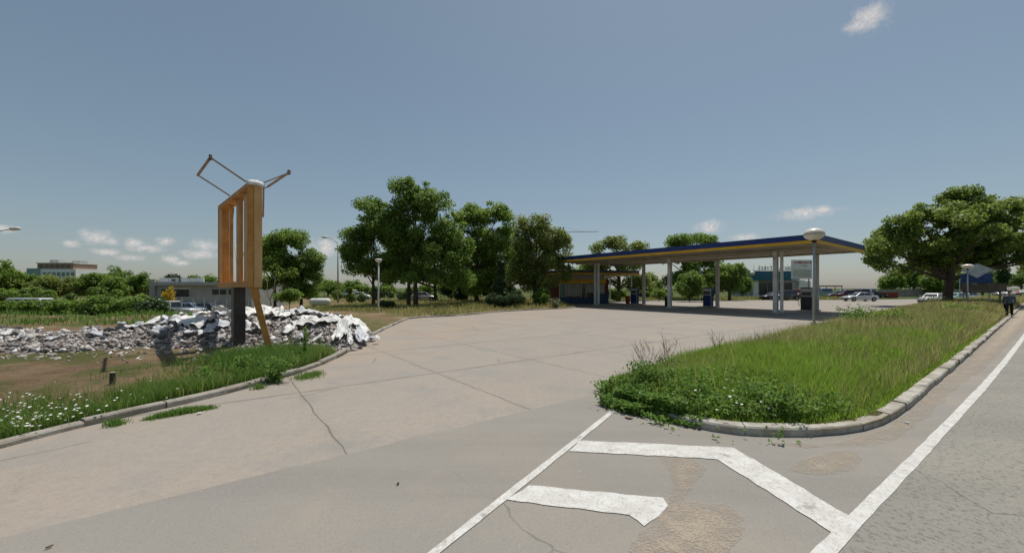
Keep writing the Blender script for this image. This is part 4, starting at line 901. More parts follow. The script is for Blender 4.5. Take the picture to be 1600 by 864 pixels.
# ------------------------------------------------------------------ derelict advertising frame
R0 = Vector((-7.75,11.5,0)); LV = Vector((-11.30,15.0,0)); u = (LV-R0).normalized(); nn = Vector((-u.y,u.x,0))
if nn.x < 0: nn = -nn
FL = (LV-R0).length; ang = math.atan2(u.y,u.x)
sg = thing('advertising_frame', 'stripped orange advertising frame on a black post with a leaning leg', 'sign frame', tuple(R0+u*FL*.45), ang)
o0 = FL*.45; Z0, Z1 = 2.12, 5.25; DPT = .34
def sb(name, m, x0, x1, y0, y1, z0, z1, bev=.0):     # x along the frame from its near end, y = depth towards the road
    mb = MB(); mb.box(((x0+x1)/2-o0,-(y0+y1)/2,(z0+z1)/2),(x1-x0,abs(y1-y0),z1-z0)); return mb.build(name, m, sg, bevel=bev)
sb('end_stile', M_RUSTL, 0, .10, .13, DPT, Z0, Z1, .006); sb('end_stile', M_RUST, .004, .10, -.02, .122, Z0+.004, Z1-.02, .006); sb('inner_return', M_RUST, .104, .30, .16, .21, Z0+.2, Z1-.16)
sb('far_stile', M_RUST, FL-.12, FL, 0, DPT, Z0+.02, Z1); sb('far_return', M_RUSTL, FL-.50, FL-.124, .02, .06, Z0+.2, Z1-.16)
sb('top_beam', M_RUST, .104, FL-.124, 0, DPT, Z1-.15, Z1-.003, .006); sb('bottom_beam', M_RUST, .104, FL-.124, 0, DPT, Z0+.003, Z0+.19, .006)
for x, w, m in ((.95,.42,M_RUSTL),(2.0,.5,M_RUST),(3.55,.10,M_RUST)): sb('vertical_panel', m, x, x+w, .14, .24, Z0+.193, Z1-.153)
for x in (1.55,): sb('rail', M_RUST, x, x+.05, .10, .135, Z0+.193, Z1-.153)
def sbar(name, m, pts, w, h=None):
    mb = MB()
    for a, b in zip(pts[:-1], pts[1:]): mb.bar((a[0]-o0,-a[1],a[2]),(b[0]-o0,-b[1],b[2]),w,h)
    return mb.build(name, m, sg)
sbar('brace', M_WHITE, [(3.40,.28,Z0+1.5),(2.80,.28,Z0+.2)], .06); sbar('brace', M_RUST, [(.95,.26,Z1-.2),(.45,.26,Z1-1.3)], .06); sbar('brace', M_RUST, [(1.0,.26,Z0+1.4),(.5,.26,Z0+.2)], .06)
sbar('brace', M_BLACK, [(4.25,.3,Z1-1.0),(3.9,.3,Z1-.2)], .05)
# outrigger loops on both sides of the top
for s in (1,-1):
    a1, a2 = 2.75, .30; y0 = 0 if s > 0 else DPT; ye = -.86 if s > 0 else DPT+.82
    sbar('outrigger_bar', M_WOOD, [(a1,y0,Z1+.02),(a1,ye,Z1+.55)], .05, .035); sbar('outrigger_bar', M_WOOD, [(a2,y0,Z1+.02),(a2,ye,Z1+.55)], .05, .035)
    sbar('outrigger_end', M_WOOD, [(a1+.08,ye,Z1+.56),(a2-.08,ye,Z1+.56)], .055, .055)
    sbar('outrigger_tip', M_BLACK, [(a2+.05,ye,Z1+.50),(a2+.05,ye,Z1+.64)], .07, .07)
sbar('hanging_strap', M_WOOD, [(.10,DPT+.06,Z1),(.12,DPT+.05,Z1-1.0)], .04)
P = MB(); 
for iz in range(5):
    for ix in range(9):
        uu = ix/8; vv = iz/4; bul = math.sin(uu*PI); P.v.append((-.035+.20*vv-o0+random.uniform(-.012,.012), -(-.045+(DPT+.09)*uu), Z1+.015+.06*bul*math.sin(vv*PI*.8+.4)-(.13 if iz == 0 else 0)+random.uniform(-.012,.012)))
for iz in range(4):
    for ix in range(8): P.f.append((iz*9+ix, iz*9+ix+1, (iz+1)*9+ix+1, (iz+1)*9+ix))
pc = P.build('plastic_cap', M_FILM, sg, True); md = pc.modifiers.new('thickness','SOLIDIFY'); md.thickness = .012
mb = MB(); mb.box((2.35-o0,-.17,(Z0-.3)/2),(.44,.33,Z0+.3-.004)); mb.build('post', M_BLACK, sg, bevel=.008)
sbar('leg', M_RUST, [(.17,.17,Z0+.002),(.15,.22,Z0-.35),(.05,.64,-.2)], .19, .17)
t = thing('stump_post', 'short dark wooden stump standing in the bare earth', 'post', (*G(176,599,.12),.1), .3); mb = MB(); mb.lathe([(.055,-.1),(.05,.22),(.042,.25)], n=7); mb.build('shaft', M_BLACK, t)
mb = MB(); mb.lathe([(.044,.251),(.03,.262)], n=7); mb.build('cut_end', M_WOOD, t)

# ------------------------------------------------------------------ rubble heap
RC = [(-19.5,14.2,.44),(-16.5,13.7,.45),(-14.2,13.8,.54),(-12.6,14.8,.80),(-10.5,15.6,.98),(-8.6,15.7,.92),(-7.0,15.4,.84),(-5.6,14.9,.95),(-4.9,14.3,.72)]
RW = [2.0,1.7,1.9,2.4,2.7,2.6,2.4,2.2,1.5]
RCL = np.array(RC); 
def rub_h(x, y):
    x = np.asarray(x, float); y = np.asarray(y, float)
    cy_ = np.interp(x, RCL[:,0], RCL[:,1]); hh = np.interp(x, RCL[:,0], RCL[:,2]); ww = np.interp(x, RCL[:,0], RW)
    sd = polydist(x, y, LKERB)*np.where(inpoly(np.atleast_1d(x), np.atleast_1d(y), lot_poly), 1, -1); ends = np.clip((sd+.12)/1.1, 0, 1)**.65
    r = np.abs(y-cy_)/ww*(1+.3*(fbm(x,y,.8)-.5)); prof = np.clip(1-r**1.7, 0, 1)
    return lot_h(x, y)-.05+hh*prof*ends*(.78+.45*fbm(x,y,1.0))
nx, ny = 150, 62; gx = np.linspace(-26,-3.7,nx); gy = np.linspace(10.6,18.8,ny); XX, YY = np.meshgrid(gx, gy); ZZ = rub_h(XX.ravel(), YY.ravel())+RNG.normal(0,.03,nx*ny)*(rub_h(XX.ravel(),YY.ravel())-lot_h(XX.ravel(),YY.ravel()) > .0)
V = [np.stack([XX.ravel(), YY.ravel(), ZZ], 1)]; L = []; T = []; tn = []
mask = (rub_h(XX.ravel(),YY.ravel())-lot_h(XX.ravel(),YY.ravel()) > -.02).reshape(ny,nx)
for j in range(ny-1):
    for i in range(nx-1):
        if mask[j,i] or mask[j+1,i+1]: L += [j*nx+i, j*nx+i+1, (j+1)*nx+i+1, (j+1)*nx+i]; T.append(4); tn.append(random.random()*.35)
off0 = nx*ny
def chunk_verts(x, y, z, s):
    R = Matrix.Rotation(random.uniform(0,6.3),3,'Z') @ Matrix.Rotation(random.uniform(-1,1),3,'X') @ Matrix.Rotation(random.uniform(-1,1),3,'Y')
    d = (random.uniform(.6,1.4)*s, random.uniform(.5,1.1)*s, random.uniform(.25,.7)*s)
    return [R @ Vector((sx_*d[0]*random.uniform(.15,.65), sy_*d[1]*random.uniform(.15,.65), sz_*d[2]*random.uniform(.15,.65)))+Vector((x,y,z)) for sz_ in (-1,1) for sy_ in (-1,1) for sx_ in (-1,1)]
CF = [(0,2,3,1),(4,5,7,6),(0,1,5,4),(2,6,7,3),(0,4,6,2),(1,3,7,5)]
cx_ = RNG.uniform(-25,-4.3,40000); cy_v = RNG.uniform(10.8,17.8,40000); ce = rub_h(cx_,cy_v)-lot_h(cx_,cy_v)
kk = ((ce > .02) | ((ce > -.06) & (RNG.random(40000) < .12))) & inpoly(cx_,cy_v,lot_poly); cx_ = cx_[kk][:13500]; cy_v = cy_v[kk][:13500]; cz_v = rub_h(cx_,cy_v)
extra = []
for x, y, z0_ in zip(cx_, cy_v, cz_v):
    s = random.choice((.05,.06,.07,.08,.10,.11,.14,.18)); z = z0_+s*.12
    vv = chunk_verts(x, y, z, s); V.append(np.array([tuple(p) for p in vv])); tt = random.random()
    for f in CF: L += [off0+i for i in f]; T.append(4); tn.append(tt)
    off0 += 8
for _ in range(260):                       # spill on the earth round the heap
    x = random.uniform(-22,-3.6); y = 12.9-random.random()**2*2.6 if x < -6 else random.uniform(11.6,13.6); s = random.uniform(.04,.11)
    if not inpoly(np.array([x]), np.array([y]), lot_poly)[0]: continue
    z = float(rub_h([x],[y])[0] if rub_h([x],[y])[0] > lot_h(np.array([x]),np.array([y]))[0] else lot_h(np.array([x]),np.array([y]))[0])+s*.15; tt = random.random()
    V.append(np.array([tuple(p) for p in chunk_verts(x,y,z,s)]))
    for f in CF: L += [off0+i for i in f]; T.append(4); tn.append(tt)
    off0 += 8
o = np_mesh('rubble', np.concatenate(V), np.array(L), np.array(T), M_RUB, None, np.array(tn)); tag(o, 'long low heap of broken grey concrete rubble on the bare earth', 'rubble', kind='stuff')
M_RUBB = mat('grey_concrete_lump', (.27,.255,.25), .95, (.17,.16,.155), 6, bump=.4); M_RUBD = mat('dark_asphalt_lump', (.10,.092,.092), .95, (.17,.16,.155), 6, bump=.4); M_RUBL = mat('pale_concrete_lump', (.52,.50,.48), .95, (.38,.36,.34), 6, bump=.4)
def lump(x, y, s, m, name, lb, group):
    bm = bmesh.new(); bmesh.ops.create_icosphere(bm, subdivisions=2, radius=1)
    pl = [unit(RNG.normal(size=(1,3)))[0] for _ in range(9)]; cut = [random.uniform(.35,.7) for _ in pl]; S = (s*random.uniform(.5,.8), s*random.uniform(.4,.6), s*random.uniform(.25,.45))
    for v in bm.verts:
        p = np.array(v.co)
        for n_, c_ in zip(pl, cut):
            dd_ = float(p @ n_)
            if dd_ > c_: p = p-n_*(dd_-c_)
        p = p+RNG.normal(0,.02,3); v.co = (p[0]*S[0], p[1]*S[1], p[2]*S[2])
    me = bpy.data.meshes.new(name); bm.to_mesh(me); bm.free(); ob = link(name, me, m)
    ob.location = (x, y, float(rub_h([x],[y])[0])+S[2]*.6); ob.rotation_euler = (random.uniform(-.5,.5), random.uniform(-.5,.5), random.uniform(0,6.3)); return tag(ob, lb, 'rubble', group)
for i in range(64):
    x = random.uniform(-20,-5.2); cyy = np.interp(x, RCL[:,0], RCL[:,1]); w = np.interp(x, RCL[:,0], RW); y = cyy-random.uniform(-.2,.85)*w
    m, nm, lb, gp = random.choice(((M_RUBB,'concrete_lump','grey broken concrete lump lying in the long rubble heap','grey concrete lumps in the heap'),(M_RUBD,'asphalt_lump','dark broken asphalt lump lying in the long rubble heap','dark asphalt lumps in the heap'),(M_RUBL,'pale_concrete_lump','pale whitish concrete lump lying in the long rubble heap','pale concrete lumps in the heap')))
    lump(x, y, random.uniform(.22,.42), m, nm, lb, gp)
def film(label, px, py, Y, w, l, rz, m, crump=.09, lift=.06, taper=0.0, group=None, n=22):
    w *= .80; l *= .85; x0 = PX(px,Y); y0 = Y; ca, sa_ = math.cos(rz), math.sin(rz); vs_ = []; ph = random.random()*50
    VV, UU = np.meshgrid(np.linspace(-.5,.5,n), np.linspace(-.5,.5,n), indexing='ij'); VV = VV.ravel(); UU = UU.ravel(); k = 1-taper*(VV+.5)
    a = UU*w*k*(1+.5*(fbm(VV*3+ph,UU*2,1.5)-.5)); b = VV*l*(1+.5*(fbm(UU*3+ph,9+VV,1.5)-.5)); x = x0+a*ca-b*sa_; y = y0+a*sa_+b*ca
    f1 = np.abs(fbm(x*1.3+ph,y*1.3,2.0)-.45)*2; f2 = vnoise(a*6+ph,b*2.2,1.6)
    z = np.maximum(rub_h(x,y), lot_h(x,y))+lift+crump*(1.7*f1+1.2*f2)
    vs_ = list(zip(x+RNG.uniform(-.02,.02,n*n), y+RNG.uniform(-.02,.02,n*n), z))
    fs_ = [(j*n+i, j*n+i+1, (j+1)*n+i+1, (j+1)*n+i) for j in range(n-1) for i in range(n-1)]
    me = bpy.data.meshes.new('plastic_sheet'); cx_ = vs_[n*n//2]; me.from_pydata([(a-cx_[0],b-cx_[1],c-cx_[2]) for a,b,c in vs_], [], fs_); me.update()
    ob = link('plastic_sheet', me, m, None, True); ob.location = cx_; md = ob.modifiers.new('thickness','SOLIDIFY'); md.thickness = .008; md.offset = 1
    return tag(ob, label, 'plastic sheet', group)
film('flat pointed white sheet at the left tip of the sheeted part of the heap', 222, 508, 14.2, 1.5, .8, .15, M_FILM, .05, .10, .3)
film('small upright white fold of sheet left of the black post, nearest the pickup', 262, 490, 15.9, .55, .7, .5, M_FILM, .14, .12)
film('large white sheet on the crest just left of the black post', 318, 480, 16.4, 1.3, 1.0, .2, M_FILM, .12, .10)
film('rounded white bundle of sheet touching the left side of the black post', 346, 480, 15.9, 1.2, 1.0, -.2, M_FILM, .20, .14)
film('torn strip of white sheet hanging in the middle of the heap left of the post', 300, 512, 14.2, 1.7, .7, -.1, M_FILM, .13, .05)
film('small pale scrap of sheet low on the heap below the torn strip', 252, 528, 13.6, .6, .35, .3, M_FILMG, .08, .05)
film('white sheet piled between the black post and the orange leg', 392, 500, 15.3, 1.15, 1.5, 0, M_FILM, .20, .10)
film('white rag of sheet directly right of the orange leg', 428, 500, 15.2, .8, 1.3, .3, M_FILM, .18, .08)
film('bluish white sheet on the crest at the dip of the heap', 468, 494, 15.8, 1.0, .9, .1, M_FILMG, .15, .08)
film('greyish sheet spread along the top towards the right end of the heap', 512, 492, 15.9, 1.6, 1.1, -.1, M_FILMG, .13, .08)
film('crumpled white sheet over the right summit of the heap', 556, 492, 15.4, 1.1, 1.0, .2, M_FILM, .16, .08)
film('long white band of sheet crossing the front of the right mound', 496, 512, 14.5, 2.2, .5, .05, M_FILM, .12, .08)
film('twisted white sheet tumbling down the right mound like a knotted cloth', 533, 520, 13.7, .34, 1.5, .12, M_FILM, .2, .08, -.5)
film('narrow white tail of sheet beside the twisted one', 546, 530, 13.6, .22, 1.4, .45, M_FILM, .14, .07)
film('pale blue sheet sliding off the right end of the heap', 566, 505, 14.6, .55, 1.5, .35, M_FILMG, .12, .08)
film('thin white sheet flat on the earth past the right end of the heap', 578, 500, 15.4, .6, .5, .2, M_FILMG, .05, .06)
film('small crushed white sheet at the foot of the heap under the leaning leg', 405, 528, 13.9, .55, .6, .2, M_FILM, .14, .06)
film('dirty white scrap at the far left low part of the heap', 80, 548, 12.8, .5, .35, .1, M_FILMG, .06, .05)
film('white scrap near the photo edge on the low rubble', 12, 533, 13.4, .6, .4, -.2, M_FILM, .06, .06)
for pxx, pyy, Yy, ww_, ll_ in ((205,498,14.7,.4,.4),(240,502,14.6,.4,.35),(283,500,15.0,.5,.4),(330,520,13.9,.45,.35),(345,500,15.0,.6,.5),(282,488,15.8,.5,.4),(452,520,14.0,.4,.5),(486,482,16.4,.6,.5),(524,482,16.3,.6,.4),(440,480,16.2,.5,.4),(590,508,14.6,.3,.2),(150,545,13.0,.35,.25),(118,538,13.2,.3,.2),(270,505,14.6,.6,.5),(312,495,15.2,.7,.5),(322,530,13.6,.5,.4),(295,530,13.5,.4,.3),(262,515,14.1,.5,.35),(348,515,14.2,.6,.5),(394,525,13.8,.5,.5),(440,500,15.0,.6,.6),(455,495,15.4,.5,.5),(475,500,15.0,.6,.4),(500,498,15.2,.6,.5),(515,505,14.8,.5,.4),(470,530,13.4,.4,.3),(495,535,13.2,.4,.4),(560,520,14.0,.3,.5),(550,498,15.3,.5,.4),(215,515,14.0,.4,.3),(190,520,13.9,.4,.25),(60,530,13.6,.35,.2),(35,545,12.9,.3,.2)):
    film('small crushed shred of white plastic caught in the rubble heap', pxx, pyy, Yy, ww_, ll_, random.uniform(0,3), random.choice((M_FILM,M_FILMG)), .12, .07, 0, 'small plastic shreds in the heap', 10)
print('heap done')

# ------------------------------------------------------------------ vehicles
def paint(name, col, rough=.28):
    m = MATS.get(name)
    if m: return m
    m = bpy.data.materials.new(name); t = NT(nodes_of(m)); p = t.n('ShaderNodeBsdfPrincipled')
    dirt = t.ramp(t.noise(t.obj(), 2.5, 4), .45, .8)
    t.nt.links.new(t.mix(t.math('MULTIPLY', dirt, .25), col, (.25,.22,.18)), p.inputs['Base Color']); p.inputs['Roughness'].default_value = rough; p.inputs['Metallic'].default_value = .15
    p.inputs['Coat Weight'].default_value = .5 if sum(col) > .3 else .12; p.inputs['Coat Roughness'].default_value = .08
    t.out(p.outputs[0]); MATS[name] = m; return m
def vehicle(name, label, cat, x, y, heading, pm, L=4.5, W=1.74, zr=1.42, zb=.92, hood=1.15, ws=.75, roof=1.35, rw=.85, boot=.55, hoodz=.80, bootz=.90, wr=.31, z0=0.0, group=None, dirz=0):
    """front at +x: nose, hood of length hood, windscreen run ws, roof length roof, rear-glass run rw, boot length boot"""
    t = thing(name, label, cat, (x,y,z0), heading, group)
    xf = L/2; st = [(xf,.32,.60,.80),(xf-.10,.24,hoodz-.10,.95),(xf-.35,.20,hoodz-.03,1.0),(xf-hood,.20,zb-.04,1.0),(0,.20,zb,1.0),(-xf+boot,.20,zb+.01,1.0),(-xf+.22,.22,bootz,1.0),(-xf+.06,.26,bootz-.06,.95),(-xf,.34,bootz-.22,.86)]
    mb = MB()
    for sx_, zl, zt, k in st:
        w = W/2*k; b = [(-w*.9,zl),(-w,zl+.14),(-w*1.0,(zl+zt)/2),(-w*.97,zt-.10),(-w*.88,zt),(0,zt+.03),(w*.88,zt),(w*.97,zt-.10),(w,(zl+zt)/2),(w,zl+.14),(w*.9,zl)]
        mb.v += [(sx_, yy, zz) for yy, zz in b]
    nn_ = 11
    for i in range(len(st)-1):
        for q in range(nn_): mb.f.append((i*nn_+q, i*nn_+(q+1)%nn_, (i+1)*nn_+(q+1)%nn_, (i+1)*nn_+q))
    mb.f.append(tuple(range(nn_))); mb.f.append(tuple((len(st)-1)*nn_+q for q in range(nn_)))
    body = mb.build('body', pm, t, True, bevel=0)
    x1 = xf-hood; x2 = x1-ws; x3 = x2-roof; x4 = x3-rw; wb = W/2*.90; wt_ = W/2*.72; zbb = zb-.02
    base = [(x1,0),(x1-.05,1),(x4+.05,1),(x4,0)]
    def ring(f, dz=0): # f 0 belt, 1 roof
        a = x1+(x2-x1)*f; b = x4+(x3-x4)*f; w = wb+(wt_-wb)*f; z = zbb+(zr-.04-zbb)*f
        return [(a,-w*.93,z),(a-.06,-w,z),(b+.06,-w,z),(b,-w*.93,z),(b,w*.93,z),(b+.06,w,z),(a-.06,w,z),(a,w*.93,z)]
    mb = MB(); r0, r1 = ring(0), ring(1); rc = [(p[0]*1+(-.12 if p[0] > (x2+x3)/2 else .12), p[1]*.86, zr) for p in r1]
    mb.v = r0+r1+rc
    for a in (0,8):
        for q in range(8): mb.f.append((a+q, a+(q+1)%8, a+8+(q+1)%8, a+8+q))
    mb.f.append(tuple(range(16,24))); mb.build('cabin', pm, t, False)
    def pt(f, gx, side): # point on the glass house side
        a, b = ring(f)[1], ring(f)[2]; return Vector((a[0]+(b[0]-a[0])*gx, side*(abs(a[1])+.006), a[2]))
    for side in (-1,1):
        for g0, g1 in ((.05,.46),(.50,.93)):
            P4 = [pt(.10,g0,side),pt(.10,g1,side),pt(.90,min(g1,.97),side),pt(.90,max(g0,.03),side)]
            mb = MB(); mb.v = [tuple(p) for p in P4]+[(p[0],p[1]-side*.012,p[2]) for p in P4]; mb.f = [(0,1,2,3),(4,5,6,7),(0,1,5,4),(1,2,6,5),(2,3,7,6),(3,0,4,7)]; mb.build('side_window', M_DARKG, t)
        mb = MB(); q = pt(.12,.02,side); mb.box((q.x+.05,side*(W/2+.06),q.z+.06),(.10,.16,.12)); mb.build('wing_mirror', pm, t, bevel=.02)
    for nm, ia, ib, sgn in (('windscreen',0,7,1),('rear_window',3,4,-1)):
        A_ = [Vector(r0[ia]).lerp(Vector(r1[ia]),.08), Vector(r0[ib]).lerp(Vector(r1[ib]),.08), Vector(r0[ib]).lerp(Vector(r1[ib]),.93), Vector(r0[ia]).lerp(Vector(r1[ia]),.93)]
        c = sum(A_, Vector())/4; A_ = [c+(p-c)*.94+Vector((sgn*.008,0,.006)) for p in A_]
        mb = MB(); mb.v = [tuple(p) for p in A_]+[(p[0]-sgn*.012,p[1],p[2]-.008) for p in A_]; mb.f = [(0,1,2,3),(4,5,6,7),(0,1,5,4),(1,2,6,5),(2,3,7,6),(3,0,4,7)]; mb.build(nm, M_DARKG, t)
    for sx_ in (xf-.82, -xf+.80):
        for side in (-1,1):
            mb = MB(); yy = side*(W/2-.075)
            prof = [(wr*.62,-.10),(wr*.95,-.10),(wr,-.06),(wr,.06),(wr*.95,.10),(wr*.62,.10)]; b0 = 0; n_ = 22
            for r, q in prof: mb.v += [(sx_+r*math.cos(2*PI*k/n_), yy+q, wr+r*math.sin(2*PI*k/n_)) for k in range(n_)]
            for i in range(len(prof)): 
                for k in range(n_): j2 = (i+1) % len(prof); mb.f.append((i*n_+k, i*n_+(k+1)%n_, j2*n_+(k+1)%n_, j2*n_+k))
            wh = mb.build('wheel', M_TYRE, t)
            mb = MB(); fy = yy+side*.085
            for k in range(5):
                a = 2*PI*k/5; mb.bar((sx_,fy,wr),(sx_+wr*.6*math.cos(a),fy,wr+wr*.6*math.sin(a)),wr*.22,.03,(0,1,0))
            mb.tube([(sx_,fy-.03,wr),(sx_,fy+.03,wr)],wr*.2,10); mb.tube([(sx_,yy-.06,wr),(sx_,yy+.03,wr)],wr*.62,n_); mb.build('rim', M_RIM, wh)
            mb = MB(); rr = wr*1.16; pts_ = [(sx_+rr*math.cos(a), side*(W/2*1.0-.004), wr+rr*math.sin(a)) for a in np.linspace(-.25,PI+.25,12)]
            mb.tube(pts_, .035, 5); mb.build('wheel_arch', M_TRIM, t)
    for side in (-1,1):
        mb = MB(); mb.box((xf-.05,side*W*.33,hoodz-.15),(.12,.36,.13)); mb.build('headlight', M_HEADL, t, bevel=.02)
        mb = MB(); mb.box((-xf+.05,side*W*.36,bootz-.16),(.10,.26,.15)); mb.build('tail_light', M_TAILL, t, bevel=.02)
        mb = MB(); mb.box((-.15,side*(W/2+.004),.70),(.16,.012,.025)); mb.build('door_handle', M_TRIM, t)
    mb = MB(); mb.box((xf-.01,0,.36),(.10,W*.86,.16)); mb.build('front_bumper', M_TRIM, t, bevel=.03); mb = MB(); mb.box((-xf+.01,0,.40),(.10,W*.86,.16)); mb.build('rear_bumper', M_TRIM, t, bevel=.03)
    return t
lz = lambda x, y: float(lot_h(np.array([x*1.0]), np.array([y*1.0]))[0])
P_SIL = paint('silver_car_paint', (.52,.53,.54)); P_WHT = paint('white_car_paint', (.62,.62,.61)); P_BLK = paint('black_car_paint', (.02,.021,.026)); P_RED = paint('dark_red_car_paint', (.20,.022,.02)); P_BLU = paint('blue_car_paint', (.10,.19,.34)); P_TEA = paint('sea_green_car_paint', (.16,.30,.30)); P_MAR = paint('maroon_car_paint', (.10,.02,.03))
SED = dict(hood=1.22, ws=.72, roof=1.25, rw=.75, boot=.5)
SUV = dict(L=4.6, W=1.85, zr=1.75, zb=1.08, hood=1.1, ws=.6, roof=2.1, rw=.35, boot=.18, hoodz=1.0, bootz=1.05, wr=.37)
VAN = dict(L=5.0, W=1.95, zr=2.2, zb=1.2, hood=.65, ws=.75, roof=3.2, rw=.15, boot=.1, hoodz=1.05, bootz=1.15, wr=.34)
HAT = dict(L=3.9, W=1.66, hood=.95, ws=.7, roof=1.45, rw=.45, boot=.18)
vehicle('parked_car', 'silver sedan standing side on across the forecourt right of the canopy', 'car', PX(1343,62), 62, PI-.06, P_SIL, L=4.6, **SED)
vehicle('parked_car', 'black off roader partly behind the nearest canopy columns', 'car', PX(1226,66), 66, PI+.25, P_BLK, **SUV)
vehicle('parked_car', 'black sedan nose showing left of the nearest column pair before the off roader', 'car', PX(1208,69), 69, PI+.15, P_BLK, **SED)
vehicle('parked_car', 'red car roof showing over the black off roader', 'car', PX(1247,76), 76, PI+.5, P_RED, **{**SUV, 'zr':1.9})
vehicle('parked_car', 'maroon car behind the nose of the silver sedan', 'car', PX(1326,78), 78, PI-.3, P_MAR, **SUV)
vehicle('parked_van', 'white van roof right behind the silver sedan', 'van', PX(1347,84), 84, PI/2+.3, P_WHT, **{**VAN,'zr':2.0})
vehicle('parked_car', 'dark car right of the white van behind the silver sedan', 'car', PX(1366,82), 82, -.5, P_BLK, **HAT)
vehicle('parked_car', 'dark car between the mushroom lamp post and the maroon car', 'car', PX(1307,80), 80, PI-.2, P_BLK, **HAT)
vehicle('parked_van', 'dark blue van behind the stall with the red roof', 'van', PX(1286,104), 104, PI+.2, P_BLU, **{**VAN,'zr':2.0})
vehicle('parked_car', 'grey off roader behind the right end of the stall', 'car', PX(1318,100), 100, PI-.4, P_SIL, **SUV)
vehicle('parked_car', 'white car with a bright bonnet half hidden by the big tree trunk', 'car', PX(1458,52), 52, PI+.42, P_WHT, z0=.0, L=4.5, **SED)
vehicle('parked_car', 'sea green car directly right of the big tree trunk', 'car', PX(1491,58), 58, PI+.3, P_TEA, L=4.5, **SED)
vehicle('parked_car', 'small white car between the sea green one and the brown board', 'car', PX(1509,62), 62, PI+.2, P_WHT, **HAT)
vehicle('parked_car', 'far silver car left of the walking person above the brown board end', 'car', PX(1560,105), 105, -2.3, P_SIL, **HAT)
vehicle('parked_car', 'far white car straight above the walking person', 'car', PX(1575,98), 98, -2.4, P_WHT, **SUV)
vehicle('parked_car', 'far red and white car nearest the road behind the walking person', 'car', PX(1588,110), 110, -2.5, P_RED, **HAT)
vehicle('moving_car', 'distant pale car on the road at the photo edge', 'car', PX(1597,140), 140, -2.5, P_WHT, **SED)
vehicle('parked_car', 'blue car before the dark gateway of the grey building', 'car', PX(298,50), 50, .2, P_BLU, z0=lz(PX(298,50),50), **HAT)
vehicle('parked_car', 'black car right of the blue one before the grey building', 'car', PX(328,51), 51, .1, P_BLK, z0=lz(PX(328,51),51), **HAT)
vehicle('parked_car', 'silver car behind the mesh fence right of the two trunks', 'car', PX(662,62), 62, .25, P_SIL, z0=.05, **HAT)
vehicle('parked_car', 'white car low behind the rubble end left of the forked tree', 'car', PX(563,72), 72, .3, P_WHT, z0=lz(PX(563,72),72), **HAT)
vehicle('parked_car', 'white car far under the trees nearest to the street light pole', 'car', PX(550,78), 78, -.6, P_WHT, **SUV)
t = vehicle('pickup_truck', 'white cabbed pickup before the yellow tree', 'truck', PX(279,44), 44, PI-.1, P_WHT, z0=lz(PX(279,44),44), L=4.6, W=1.75, zr=1.85, zb=1.05, hood=.45, ws=.55, roof=.9, rw=.2, boot=2.4, hoodz=.98, bootz=1.0, wr=.33)
t = vehicle('parked_van', 'white van whose roof shows above the low hedge at the far left', 'van', PX(55,42), 42, .08, P_WHT, z0=lz(PX(55,42),42), **VAN)
lz = lambda x, y: float(lot_h(np.array([x*1.0]), np.array([y*1.0]))[0])
q = (PX(500,54),54); t = thing('gas_tank', 'white horizontal cylinder tank on legs behind the rubble', 'tank', (q[0],q[1],lz(*q))); mb = MB()
mb.tube([(-1.45,0,.95),(-1.32,0,.95),(-1.1,0,.95),(1.1,0,.95),(1.32,0,.95),(1.45,0,.95)],[.12,.38,.5,.5,.38,.12],18); mb.build('vessel', M_WHITE, t, True)
for sx_ in (-.8,.8): mb = MB(); mb.box((sx_,0,.2),(.15,.7,.5)); mb.build('leg', M_GALV, t)

# ------------------------------------------------------------------ background buildings
def bbox(par, name, m, c, d): mb = MB(); mb.box(c, d); return mb.build(name, m, par)
Y = 60; xl = PX(236,Y); xr = PX(400,Y); Wd = xr-xl; gb = thing('grey_building', 'low grey building with a white parapet behind the frame', 'building', (xl,Y,0), -.06)
bbox(gb, 'wall', M_GREYW, (Wd/2,4,.6), (Wd,8,4.8)); bbox(gb, 'side_pier', M_GREYW, (.45,-.15,1.68),(.9,.3,3.36))
bbox(gb, 'roof_band', mat('pale_concrete_band',(.42,.42,.41),.9), (Wd/2+.5,-.35,2.72), (Wd-1,.7,.44)); bbox(gb, 'parapet', M_WHITEW, (4.7,.32,3.30), (7.2,.14,.70))
for x in (2.6,4.2,6.0,7.2): bbox(gb, 'parapet_joint', M_GREYW, (x,.245,3.3),(.04,.01,.66))
w_ = bbox(gb, 'gateway', M_BLACK, (5.0,-.01,1.35),(2.3,.05,1.15)); bbox(gb, 'gateway_frame', M_WHITEW, (5.0,-.02,1.99),(2.6,.07,.12))
for x in (2.2,10.4,11.6,13.0): w_ = bbox(gb, 'window', M_DARKG, (x,-.01,1.5),(1.0,.05,.8)); bbox(gb, 'frame', M_GALV, (x,-.03,1.93),(1.1,.06,.06))
w_ = bbox(gb, 'roof_vent', M_BLACK, (3.7,-.1,3.3),(.35,.3,.3)); bbox(gb, 'chimney_pipe', M_BLACK, (4.5,.15,3.5),(.1,.1,1.2))
Y = 150; xl = PX(42,Y); xr = PX(116,Y); Wd = xr-xl; ob = thing('office_block', 'distant greenish glass office block with a red brown top storey over the hedge row', 'building', (xl,Y,0), .03)
bbox(ob, 'wall', M_WHITEW, (Wd*.5,6,4.7),(Wd,12,9.4)); gl = bbox(ob, 'glass_facade', mat('teal_glass',(.24,.36,.36),.3), (Wd*.14,-.05,5.0),(Wd*.27,.3,9.3))
bbox(ob, 'top_storey', mat('red_brown_render',(.40,.27,.20),.9), (Wd*.55,5,10.5),(Wd*.74,9,2.2)); bbox(ob, 'roof_slab', M_WHITEW, (Wd*.55,5,11.75),(Wd*.78,9.6,.3))
bbox(ob, 'roof_hut', M_GREYW, (Wd*.34,5,12.5),(3.2,3,1.3)); bbox(ob, 'roof_hut', M_GREYW, (Wd*.80,5,12.2),(3.0,3,1.1))
